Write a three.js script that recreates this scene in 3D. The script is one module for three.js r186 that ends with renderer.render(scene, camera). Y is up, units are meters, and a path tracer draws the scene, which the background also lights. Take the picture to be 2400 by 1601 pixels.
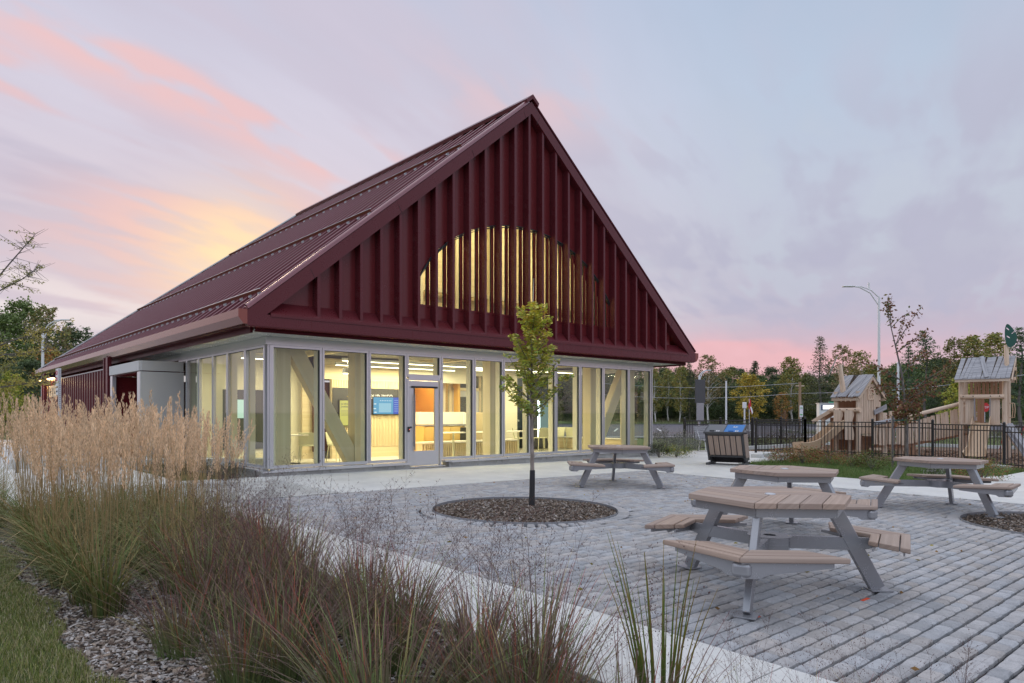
import * as THREE from 'three';
import { mergeGeometries } from 'three/addons/utils/BufferGeometryUtils.js';
import { RoundedBoxGeometry } from 'three/addons/geometries/RoundedBoxGeometry.js';
import { FontLoader } from 'three/addons/loaders/FontLoader.js';
import { TextGeometry } from 'three/addons/geometries/TextGeometry.js';
import { RectAreaLightUniformsLib } from 'three/addons/lights/RectAreaLightUniformsLib.js';

// ---------------------------------------------------------------- camera
// World axes follow the building: x runs along the gable front, -z away along its side, origin at the glass corner.
const scene = new THREE.Scene();
const EYE = new THREE.Vector3(-5.85, 1.33, 14.43), YAW = THREE.MathUtils.degToRad(41.39);
const FWD = new THREE.Vector3(Math.sin(YAW), 0, -Math.cos(YAW)), RGT = new THREE.Vector3(Math.cos(YAW), 0, Math.sin(YAW));
const camera = new THREE.PerspectiveCamera(2 * Math.atan(800.5 / 1637) * 180 / Math.PI, 2400 / 1601, 0.1, 1500);
camera.position.copy(EYE);
camera.lookAt(EYE.clone().add(FWD));
camera.setViewOffset(2400, 1601, 0, -167.5, 2400, 1601);        // rising front of the lens: verticals stay vertical
const renderer = new THREE.WebGLRenderer({ antialias: true });
renderer.toneMapping = THREE.LinearToneMapping;
renderer.toneMappingExposure = 1.0;
renderer.shadowMap.enabled = true;
RectAreaLightUniformsLib.init();

// ---------------------------------------------------------------- random numbers and noise
let seedState = 12345;
const seed = (n) => { seedState = n >>> 0; };
const rnd = () => { seedState = (seedState + 0x6D2B79F5) >>> 0; let t = seedState; t = Math.imul(t ^ (t >>> 15), t | 1); t ^= t + Math.imul(t ^ (t >>> 7), t | 61); return ((t ^ (t >>> 14)) >>> 0) / 4294967296; };
const rr = (a, b) => a + (b - a) * rnd();
const gauss = () => (rnd() + rnd() + rnd() + rnd() - 2) * 0.87;
const clamp = THREE.MathUtils.clamp, lerp = THREE.MathUtils.lerp, sstep = (a, b, x) => { const t = clamp((x - a) / (b - a), 0, 1); return t * t * (3 - 2 * t); };
const perm = new Uint8Array(512);
{ seed(77); const p = [...Array(256).keys()]; for (let i = 255; i > 0; i--) { const j = Math.floor(rnd() * (i + 1)); [p[i], p[j]] = [p[j], p[i]]; } for (let i = 0; i < 512; i++) perm[i] = p[i & 255]; }
const fade = (t) => t * t * t * (t * (t * 6 - 15) + 10);
function noise2(x, y, per = 256) {                                // periodic value-gradient noise, about -1..1
  const xi = Math.floor(x), yi = Math.floor(y), xf = x - xi, yf = y - yi, m = (a) => ((a % per) + per) % per;
  const X0 = m(xi), X1 = m(xi + 1), Y0 = m(yi), Y1 = m(yi + 1), u = fade(xf), v = fade(yf);
  const g = (X, Y, dx, dy) => { const h = perm[perm[X & 255] + (Y & 255)] & 7, a = h * Math.PI / 4; return Math.cos(a) * dx + Math.sin(a) * dy; };
  return 1.5 * lerp(lerp(g(X0, Y0, xf, yf), g(X1, Y0, xf - 1, yf), u), lerp(g(X0, Y1, xf, yf - 1), g(X1, Y1, xf - 1, yf - 1), u), v);
}
const fbm = (x, y, oct = 5, per = 256) => { let s = 0, a = 0.5, f = 1; for (let i = 0; i < oct; i++) { s += a * noise2(x * f + i * 17.3 * (per === 256 ? 1 : 0), y * f, per === 256 ? 256 : per * f); a *= 0.5; f *= 2; } return s; };

// ---------------------------------------------------------------- sky: dusk air and thin cloud, computed by direction
{
  const W = 3072, H = 1536, data = new Float32Array(W * H * 4), D2 = Math.PI / 180;
  const ramp = (stops, e) => { for (let i = 1; i < stops.length; i++) if (e <= stops[i][0]) { const a = stops[i - 1], b = stops[i], t = (e - a[0]) / (b[0] - a[0]); return [1, 2, 3].map((k) => lerp(a[k], b[k], t)); } return stops[stops.length - 1].slice(1); };
  const away = [[0, .64, .50, .56], [2.5, .63, .49, .565], [5, .57, .485, .585], [8, .53, .50, .615], [12, .535, .55, .66], [16, .545, .585, .70], [24, .50, .59, .735], [31, .435, .54, .70], [50, .545, .575, .655], [90, .565, .58, .635]];
  const toward = [[0, .66, .57, .62], [4, .70, .62, .665], [7, .84, .77, .78], [9.5, .82, .745, .775], [12.5, .70, .62, .69], [17, .715, .655, .75], [23, .69, .655, .77], [28, .62, .62, .755], [34, .54, .58, .73], [50, .56, .58, .655], [90, .565, .58, .635]];
  const blob = (az, el, a0, e0, ra, re, tilt = 0) => { const da = az - a0, de = el - e0 - tilt * da, q = (da / ra) ** 2 + (de / re) ** 2; return Math.exp(-q); };
  for (let row = 0; row < H; row++) {
    const up = ((row + 0.5) / H - 0.5) * Math.PI, y = Math.sin(up), el = up / D2;
    for (let col = 0; col < W; col++) {
      const round = ((col + 0.5) / W - 0.5) * 2 * Math.PI, x = Math.cos(round) * Math.cos(up), z = Math.sin(round) * Math.cos(up), o = (row * W + col) * 4;
      let c;
      if (el < -1.2) c = [.13, .125, .115];
      else {
        const F = x * FWD.x + z * FWD.z, R = x * RGT.x + z * RGT.z, az = Math.atan2(R, F) / D2, e = Math.max(el, 0);
        const near = sstep(0.55, 0.97, Math.cos((az + 33) * D2));                        // 1 at the side where the sun went down
        const A = ramp(away, e), B = ramp(toward, e);
        c = A.map((a, k) => lerp(a, B[k], near));
        // cloud sheet: noise in the plane of the clouds, drawn out along its drift
        const h = Math.max(y, 0) + 0.10, px = R / h, pz = F / h;
        const ca = Math.cos(0.5), sa = Math.sin(0.5), qx = px * ca - pz * sa, qz = px * sa + pz * ca;
        const warp = fbm(qx * 0.8 + 31, qz * 0.35 + 7, 3);
        const n1 = fbm(qx * 1.55 + warp * 0.9 + 3.1, qz * 0.42 + 11, 5), n2 = fbm(qx * 3.8 + 50 + warp, qz * 1.25 + 70, 5), n3 = fbm(az * 0.045 + 5, e * 0.35 + warp * 0.8, 4);
        const fadeZ = 1 - sstep(38, 70, e);
        // grey-lavender sheet
        const n4 = fbm(qx * 9 + 20 + warp * 2, qz * 2.6 + 33, 4);
        const veil = sstep(-0.12, 0.42, n1 + 0.45 * n2 + .25 * n4) * fadeZ * sstep(0.5, 4, e);
        const lav = [lerp(.505, .61, near), lerp(.505, .56, near), lerp(.62, .67, near)];
        const vk = veil * (0.55 + 0.25 * near) * (1 - 0.55 * sstep(20, 30, e) * (1 - near));
        c = c.map((v, k) => lerp(v, lav[k], vk));
        // low grey bars near the horizon on the right, at mid height on the left
        const bar = sstep(-0.05, 0.42, n3 + 0.5 * n2 + .5 * n4) * (blob(az, e, 24, 9, 22, 3.2, 0.05) + 0.75 * blob(az, e, -36, 15.5, 9, 2.6, -0.05) + .8 * blob(az, e, 25, 15, 14, 3, 0.2) + .5 * blob(az, e, -33, 5.2, 9, 1.0) * sstep(.0, .3, n3));
        c = c.map((v, k) => lerp(v, [.475, .47, .60][k], clamp(bar * 0.62, 0, 0.85)));
        const patch = sstep(-0.06, 0.34, n2 * .85 + n4 * .75 + n1 * .25) * sstep(4, 8, e) * (1 - sstep(19, 27, e)) * (1 - .6 * near);
        c = c.map((v, k) => lerp(v, [.465, .46, .585][k], .42 * patch));
        const gap = sstep(0.05, 0.34, -n2 * .8 - n4 * .6 - n1 * .2) * sstep(5, 9, e) * (1 - sstep(18, 25, e)) * (1 - near);
        c = c.map((v, k) => lerp(v, [.585, .64, .735][k], .4 * gap));
        // sun-lit rose undersides
        const rosy = sstep(-0.08, 0.40, n1 * 0.4 + n2 * 0.95 + n4 * .8 + 0.06);
        const streak = 1.45 * blob(az, e, -23, 22.1, 14, 1.9, -0.27) + .9 * blob(az, e, -36, 21.5, 5, 1.6, -.4) + 0.75 * blob(az, e, -9, 17.6, 8, 1.8, -0.25) + 0.6 * blob(az, e, 1, 24, 7, 2.6, -0.15) + 0.9 * blob(az, e, -26, 14.5, 8, 2.5, .15) + 0.75 * blob(az, e, -17, 12.5, 5, 3.5) + .35 * blob(az, e, -35, 25, 8, 4, -.2);
        c = c.map((v, k) => lerp(v, [.88, .56, .55][k], clamp(streak * rosy * .78, 0, 0.8)));
        const low = (1.35 * blob(az, e, 17, 3.6, 8.5, 2.0) + 0.5 * blob(az, e, 10, 4.6, 8, 2.2) + .35 * blob(az, e, 30, 3.2, 10, 2.2)) * (0.55 + 0.75 * sstep(-0.25, 0.3, n3 + 0.25 * n2));
        c = c.map((v, k) => lerp(v, [.89, .50, .525][k], clamp(low * .85, 0, 0.85)));
        // the glow where the sun has just set
        const g2 = blob(az, e, -22.5, 11.5, 11, 4.6, 0.05) * (0.55 + 0.5 * rosy), g1 = blob(az, e, -21.5, 11.6, 4.6, 4.0) * (0.7 + 0.3 * rosy);
        c = c.map((v, k) => lerp(v, [1.0, .62, .50][k], clamp(g2 * 0.75, 0, 0.85)));
        c = c.map((v, k) => lerp(v, [1.10, .83, .49][k], clamp(g1, 0, 0.92)));
        const over = (1 + 1.25 * sstep(30, 70, e)) * (1 + .55 * sstep(45, 115, Math.abs(az)) * (1 - sstep(40, 75, e)));                  // brightness added to the unseen sky, overhead and behind, to light the paving
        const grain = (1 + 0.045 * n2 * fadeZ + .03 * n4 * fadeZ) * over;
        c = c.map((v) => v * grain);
        if (el < 0) { const t = sstep(0, -1.2, el); c = c.map((v, k) => lerp(v, [.13, .125, .115][k], t)); }
      }
      data[o] = c[0]; data[o + 1] = c[1]; data[o + 2] = c[2]; data[o + 3] = 1;
    }
  }
  const sky = new THREE.DataTexture(data, W, H, THREE.RGBAFormat, THREE.FloatType);
  sky.mapping = THREE.EquirectangularReflectionMapping;
  sky.magFilter = THREE.LinearFilter;
  sky.needsUpdate = true;
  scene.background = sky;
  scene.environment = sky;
}
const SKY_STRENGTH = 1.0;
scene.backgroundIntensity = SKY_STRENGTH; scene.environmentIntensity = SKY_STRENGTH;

// the last light of the sun, low behind the roof, through thin cloud
const sun = new THREE.DirectionalLight(new THREE.Color(1.0, 0.74, 0.52), 1.0);
{
  const az = -22 * Math.PI / 180, el = 11 * Math.PI / 180;
  const d = FWD.clone().multiplyScalar(Math.cos(az)).addScaledVector(RGT, Math.sin(az)).multiplyScalar(Math.cos(el)); d.y = Math.sin(el);
  sun.position.copy(d.multiplyScalar(120)); sun.target.position.set(0, 0, 0);
  sun.castShadow = true; sun.shadow.radius = 30; sun.shadow.mapSize.set(2048, 2048);
  Object.assign(sun.shadow.camera, { left: -60, right: 60, top: 40, bottom: -40, near: 1, far: 300 });
  scene.add(sun, sun.target);
}

// ---------------------------------------------------------------- ground, places, objects
const G = (x, z) => 0.009 - 0.008 * clamp(x, -20, 22) + 0.0085 * clamp(-z, -18, 0);     // the plaza falls gently to the right and front
const at = (X, D) => EYE.clone().addScaledVector(RGT, X).addScaledVector(FWD, D).setY(0);  // metres to the right of, and ahead of, the camera
const pix = (px, D) => at((px - 1200) / 1637 * D, D);                                     // the ground spot D metres ahead in a given direction
const used = new Map();
function numbered(name) { const n = used.get(name) ?? 0; used.set(name, n + 1); return n ? name + '_' + String(n).padStart(3, '0') : name; }
function tag(o, label, category, group, kind) { if (label) o.userData.label = label; if (category) o.userData.category = category; if (group) o.userData.group = group; if (kind) o.userData.kind = kind; return o; }
function thing(name, label, category, pos = [0, 0, 0], turn = 0, group) {
  const o = new THREE.Group(); o.name = numbered(name); o.position.set(...pos); o.rotation.y = turn; scene.add(o);
  return tag(o, label, category, group);
}
function structure(name, label) { const o = new THREE.Group(); o.name = numbered(name); scene.add(o); o.userData.kind = 'structure'; if (label) o.userData.label = label; return o; }
const ALLOW = ['position', 'normal', 'uv', 'color'];
function merge(list) {
  const color = list.some((g) => g.attributes.color);
  list = list.map((g) => {
    let n = g.index ? g.toNonIndexed() : g.clone();
    for (const k of Object.keys(n.attributes)) if (!ALLOW.includes(k)) n.deleteAttribute(k);
    if (!n.attributes.uv) n.setAttribute('uv', new THREE.BufferAttribute(new Float32Array(n.attributes.position.count * 2), 2));
    if (color && !n.attributes.color) n.setAttribute('color', new THREE.BufferAttribute(new Float32Array(n.attributes.position.count * 3).fill(1), 3));
    n.clearGroups(); return n;
  });
  return list.length === 1 ? list[0] : mergeGeometries(list, false);
}
function part(parent, name, geo, mat, kind) {
  const m = new THREE.Mesh(Array.isArray(geo) ? merge(geo) : geo, mat); m.name = name; parent.add(m);
  if (kind) m.userData.kind = kind;
  return m;
}
function solo(name, geo, mat, label, category, group, kind) { const m = part(scene, numbered(name), geo, mat); return tag(m, label, category, group, kind); }
function copyOf(root, label, pos, turn, scale) {
  const c = root.clone(); c.name = numbered(root.name.replace(/_\d+$/, '')); c.userData = { ...root.userData }; scene.add(c);
  if (label) c.userData.label = label; if (pos) c.position.set(...pos); if (turn !== undefined) c.rotation.y = turn; if (scale) c.scale.setScalar(scale); return c;
}
// uv in metres from position, grain along one axis
function uvm(g, along = 'x', off = 0, s = 1) {
  if (g.index) g = g.toNonIndexed();
  const p = g.attributes.position, n = g.attributes.normal, uv = new Float32Array(p.count * 2), ax = { x: 0, y: 1, z: 2 }[along];
  for (let i = 0; i < p.count; i += 3) {
    const N = [0, 1, 2].map((k) => Math.abs(n.getComponent(i, k) + n.getComponent(i + 1, k) + n.getComponent(i + 2, k)));
    const d = N[0] >= N[1] && N[0] >= N[2] ? 0 : N[1] >= N[2] ? 1 : 2; let a = ax, b;
    if (d === ax) { a = (ax + 1) % 3; b = (ax + 2) % 3; } else b = 3 - d - ax;
    for (let k = i; k < i + 3; k++) { uv[k * 2] = p.getComponent(k, a) * s + off; uv[k * 2 + 1] = p.getComponent(k, b) * s + off * 0.37; }
  }
  g.setAttribute('uv', new THREE.BufferAttribute(uv, 2)); return g;
}
const move = (g, x, y, z) => g.translate(x, y, z);
function box(w, h, d, x = 0, y = 0, z = 0, along = 'x', off = 0) { return uvm(new THREE.BoxGeometry(w, h, d).translate(x, y, z), along, off); }
function rbox(w, h, d, x = 0, y = 0, z = 0, r = 0.006, along = 'x', off = 0) { return uvm(new RoundedBoxGeometry(w, h, d, 1, r).translate(x, y, z), along, off); }
// a bar of rectangular section from a to b (width across, height), up as reference
function bar(a, b, w, h, up = new THREE.Vector3(0, 1, 0), off = 0, r = 0) {
  const A = new THREE.Vector3(...a), B = new THREE.Vector3(...b), L = A.distanceTo(B), X = B.clone().sub(A).normalize();
  let Z = new THREE.Vector3().crossVectors(X, up).normalize(); const Y = new THREE.Vector3().crossVectors(Z, X);
  const g = r ? rbox(L, h, w, 0, 0, 0, r, 'x', off) : box(L, h, w, 0, 0, 0, 'x', off);
  return g.applyMatrix4(new THREE.Matrix4().makeBasis(X, Y, Z)).translate((A.x + B.x) / 2, (A.y + B.y) / 2, (A.z + B.z) / 2);
}
function rod(a, b, r0, r1 = r0, seg = 8, caps = false) {
  const A = new THREE.Vector3(...a), B = new THREE.Vector3(...b), L = A.distanceTo(B);
  const g = new THREE.CylinderGeometry(r1, r0, L, seg, 1, !caps); const uv = g.attributes.uv;
  for (let i = 0; i < uv.count; i++) uv.setXY(i, uv.getY(i) * L, uv.getX(i) * 2 * Math.PI * Math.max(r0, r1));
  g.applyQuaternion(new THREE.Quaternion().setFromUnitVectors(new THREE.Vector3(0, 1, 0), B.clone().sub(A).normalize()));
  return g.translate((A.x + B.x) / 2, (A.y + B.y) / 2, (A.z + B.z) / 2);
}
function tube(points, radii, seg = 5) {                           // tapered tube through points
  const P = points.map((p) => new THREE.Vector3(...p)), n = P.length, pos = [], nor = [], uv = [], idx = [];
  let ref = new THREE.Vector3(0.31, 0.2, 0.93), len = 0;
  for (let i = 0; i < n; i++) {
    const t = P[Math.min(i + 1, n - 1)].clone().sub(P[Math.max(i - 1, 0)]).normalize(), a = new THREE.Vector3().crossVectors(t, ref).normalize(), b = new THREE.Vector3().crossVectors(t, a), r = Array.isArray(radii) ? radii[i] : radii;
    if (i) len += P[i].distanceTo(P[i - 1]);
    for (let k = 0; k <= seg; k++) { const w = k / seg * Math.PI * 2, c = Math.cos(w), s = Math.sin(w), v = a.clone().multiplyScalar(c).addScaledVector(b, s); nor.push(v.x, v.y, v.z); pos.push(P[i].x + v.x * r, P[i].y + v.y * r, P[i].z + v.z * r); uv.push(len, k / seg * 6.28 * r); }
    if (i) for (let k = 0; k < seg; k++) { const q = (i - 1) * (seg + 1) + k, w = q + seg + 1; idx.push(q, q + 1, w, q + 1, w + 1, w); }
  }
  const g = new THREE.BufferGeometry(); g.setAttribute('position', new THREE.Float32BufferAttribute(pos, 3)); g.setAttribute('normal', new THREE.Float32BufferAttribute(nor, 3)); g.setAttribute('uv', new THREE.Float32BufferAttribute(uv, 2)); g.setIndex(idx); return g;
}
function prism(pts, depth, along = 'x', bevel = 0) {              // polygon in x,y extruded along +z
  const s = new THREE.Shape(pts.map((p) => new THREE.Vector2(p[0], p[1])));
  const g = new THREE.ExtrudeGeometry(s, bevel ? { depth: depth - 2 * bevel, bevelEnabled: true, bevelThickness: bevel, bevelSize: bevel, bevelOffset: -bevel, bevelSegments: 1 } : { depth, bevelEnabled: false });
  if (bevel) g.translate(0, 0, bevel);
  return uvm(g, along);
}
function poly(pts, uvScale = 1) {                                 // flat convex polygon from 3-D points
  const pos = [], idx = []; for (const p of pts) pos.push(...p); for (let i = 1; i < pts.length - 1; i++) idx.push(0, i, i + 1);
  const g = new THREE.BufferGeometry(); g.setAttribute('position', new THREE.Float32BufferAttribute(pos, 3)); g.setIndex(idx); const n = g.toNonIndexed(); n.computeVertexNormals(); return uvm(n, 'x', 0, uvScale);
}
function drape(g, lift = 0) { const p = g.attributes.position; for (let i = 0; i < p.count; i++) p.setY(i, p.getY(i) + lift + G(p.getX(i), p.getZ(i))); return g; }
const tint = (g, c) => { const n = g.attributes.position.count, a = new Float32Array(n * 3); for (let i = 0; i < n; i++) { a[i * 3] = c[0]; a[i * 3 + 1] = c[1]; a[i * 3 + 2] = c[2]; } g.setAttribute('color', new THREE.BufferAttribute(a, 3)); return g; };

// fast soup of coloured triangles: blades, leaves, seeds
class Soup {
  constructor() { this.p = []; this.c = []; }
  tri(a, b, c, ca, cb = ca, cc = ca) { this.p.push(a[0], a[1], a[2], b[0], b[1], b[2], c[0], c[1], c[2]); this.c.push(...ca, ...cb, ...cc); }
  quad(a, b, c, d, ca, cb = ca) { this.tri(a, b, c, ca, ca, cb); this.tri(a, c, d, ca, cb, cb); }
  leaf(x, y, z, len, wid, col, dir) {                             // diamond leaf, random or given direction
    const th = rnd() * 6.283, ph = Math.acos(rr(-1, 1)); let d = dir ?? [Math.sin(ph) * Math.cos(th), Math.cos(ph), Math.sin(ph) * Math.sin(th)];
    const e = [rnd() - .5, rnd() - .5, rnd() - .5]; let s = [d[1] * e[2] - d[2] * e[1], d[2] * e[0] - d[0] * e[2], d[0] * e[1] - d[1] * e[0]]; const L = Math.hypot(...s) || 1; s = s.map((q) => q / L * wid / 2);
    const m = [x + d[0] * len * .5, y + d[1] * len * .5, z + d[2] * len * .5];
    this.tri([x, y, z], [m[0] + s[0], m[1] + s[1], m[2] + s[2]], [x + d[0] * len, y + d[1] * len, z + d[2] * len], col);
    this.tri([x, y, z], [x + d[0] * len, y + d[1] * len, z + d[2] * len], [m[0] - s[0], m[1] - s[1], m[2] - s[2]], col);
  }
  ribbon(pts, w0, w1, c0, c1, side) {                             // tapering strip through points
    const n = pts.length; let prev;
    for (let i = 0; i < n; i++) {
      const t = i / (n - 1), w = lerp(w0, w1, t) / 2, col = c0.map((q, k) => lerp(q, c1[k], t)), p = pts[i], l = [p[0] - side[0] * w, p[1] - side[1] * w, p[2] - side[2] * w], r = [p[0] + side[0] * w, p[1] + side[1] * w, p[2] + side[2] * w];
      if (prev) { this.tri(prev.l, prev.r, r, prev.col, prev.col, col); this.tri(prev.l, r, l, prev.col, col, col); }
      prev = { l, r, col };
    }
  }
  build() { const g = new THREE.BufferGeometry(); g.setAttribute('position', new THREE.Float32BufferAttribute(this.p, 3)); g.setAttribute('color', new THREE.Float32BufferAttribute(this.c, 3)); g.computeVertexNormals(); return g; }
}

// ---------------------------------------------------------------- materials
function texture(w, h, fn, srgb = false, rep) {
  const d = new Uint8Array(w * h * 4);
  for (let y = 0; y < h; y++) for (let x = 0; x < w; x++) { const c = fn(x / w, y / h), o = (y * w + x) * 4, q = Array.isArray(c) ? c : [c, c, c]; for (let k = 0; k < 3; k++) d[o + k] = clamp(Math.round((srgb ? Math.pow(clamp(q[k], 0, 1), 1 / 2.2) : q[k]) * 255), 0, 255); d[o + 3] = 255; }
  const t = new THREE.DataTexture(d, w, h, THREE.RGBAFormat); t.wrapS = t.wrapT = THREE.RepeatWrapping; t.magFilter = THREE.LinearFilter; t.minFilter = THREE.LinearMipmapLinearFilter; t.generateMipmaps = true; if (srgb) t.colorSpace = THREE.SRGBColorSpace; if (rep) t.repeat.set(...rep); t.needsUpdate = true; return t;
}
const withRep = (t, sx, sy) => { const c = t.clone(); c.repeat.set(sx, sy); c.needsUpdate = true; return c; };
seed(5);
// tiles are unit squares of periodic noise; repeat turns them into metres
const nFine = texture(256, 256, (u, v) => 0.5 + 0.5 * fbm(u * 16, v * 16, 4, 16));
const nCoarse = texture(256, 256, (u, v) => 0.5 + 0.8 * fbm(u * 4, v * 4, 6, 4));
const cConcrete = texture(512, 512, (u, v) => { const a = fbm(u * 4, v * 4, 6, 4), b = fbm(u * 32, v * 32, 3, 32); const k = 0.93 + 0.16 * a + 0.07 * b; return [.62 * k, .615 * k, .59 * k]; }, true);
const cRawConcrete = texture(512, 256, (u, v) => { const a = fbm(u * 4, v * 4, 6, 4), d = Math.max(0, noise2(u * 24, v * 6, 24 * 1) - .35) * .9, h = noise2(u * 64, v * 64, 64) > .78 ? .45 : 0; const k = (0.9 + .5 * a) * (1 - d * .6) * (1 - h); return [.34 * k, .335 * k, .315 * k]; }, true);
const bBroom = texture(256, 256, (u, v) => 0.5 + 0.35 * noise2(u * 4, v * 64, 4) + .25 * noise2(u * 64, v * 64, 64));
seed(9); const KN = [...Array(10)].map(() => [rnd(), rnd(), rr(.018, .04)]);
const gPer = (fx, fy) => (u, v) => { let s = 0, a = .5, f = 1; for (let i = 0; i < 4; i++) { s += a * noiseXY(u * fx * f, v * fy * f, fx * f, fy * f); a *= .5; f *= 2; } return s; };
function noiseXY(x, y, px, py) { const xi = Math.floor(x), yi = Math.floor(y), xf = x - xi, yf = y - yi, m = (a, p) => ((a % p) + p) % p, X0 = m(xi, px), X1 = m(xi + 1, px), Y0 = m(yi, py), Y1 = m(yi + 1, py), u = fade(xf), v = fade(yf), h = (X, Y) => perm[perm[X & 255] + (Y & 255)] / 127.5 - 1; return lerp(lerp(h(X0, Y0), h(X1, Y0), u), lerp(h(X0, Y1), h(X1, Y1), u), v); }
function woodTex(base, dark, fx, fy, knots, contrast = .5) {
  const f = gPer(fx, fy); return texture(512, 512, (u, v) => { let k = clamp(.55 + contrast * f(u, v), 0, 1), kn = 0; if (knots) for (const [a, b, r] of KN) { let du = Math.abs(u - a), dv = Math.abs(v - b); du = Math.min(du, 1 - du); dv = Math.min(dv, 1 - dv); kn = Math.max(kn, 1 - sstep(r * .45, r, Math.hypot(du * .75, dv * 1.5))); } k *= 1 - kn * .9; return base.map((q, i) => lerp(dark[i], q, k)); }, true);
}
const tComposite = woodTex([.43, .335, .275], [.27, .20, .16], 2, 40, 0, .5), tLog = woodTex([.76, .62, .49], [.45, .32, .22], 2, 20, 1, .5), tGrey = woodTex([.44, .44, .45], [.17, .17, .18], 2, 28, 1, .55), tGlulam = woodTex([.66, .58, .40], [.54, .45, .28], 1, 16, 0, .5), tSlat = woodTex([.74, .63, .41], [.60, .47, .27], 1, 30, 0, .5), tBark = woodTex([.22, .2, .185], [.07, .06, .055], 4, 10, 0, .8);
const bGrain = texture(256, 256, (u, v) => .5 + .4 * gPer(2, 48)(u, v));
const std = ({ color: c, ...o }) => { const m = new THREE.MeshStandardMaterial(o); if (c) Array.isArray(c) ? m.color.setRGB(...c) : c !== undefined && m.color.set(c); return m; };
const phys = ({ color: c, ...o }) => { const m = new THREE.MeshPhysicalMaterial(o); if (c) Array.isArray(c) ? m.color.setRGB(...c) : c !== undefined && m.color.set(c); return m; };
const rMetal = texture(256, 256, (u, v) => .5 + .10 * fbm(u * 4, v * 4, 4, 4) + .06 * noise2(u * 64, v * 64, 64));
const bWavy = texture(256, 256, (u, v) => .5 + .5 * fbm(u * 3, v * 3, 3, 3));
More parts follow.
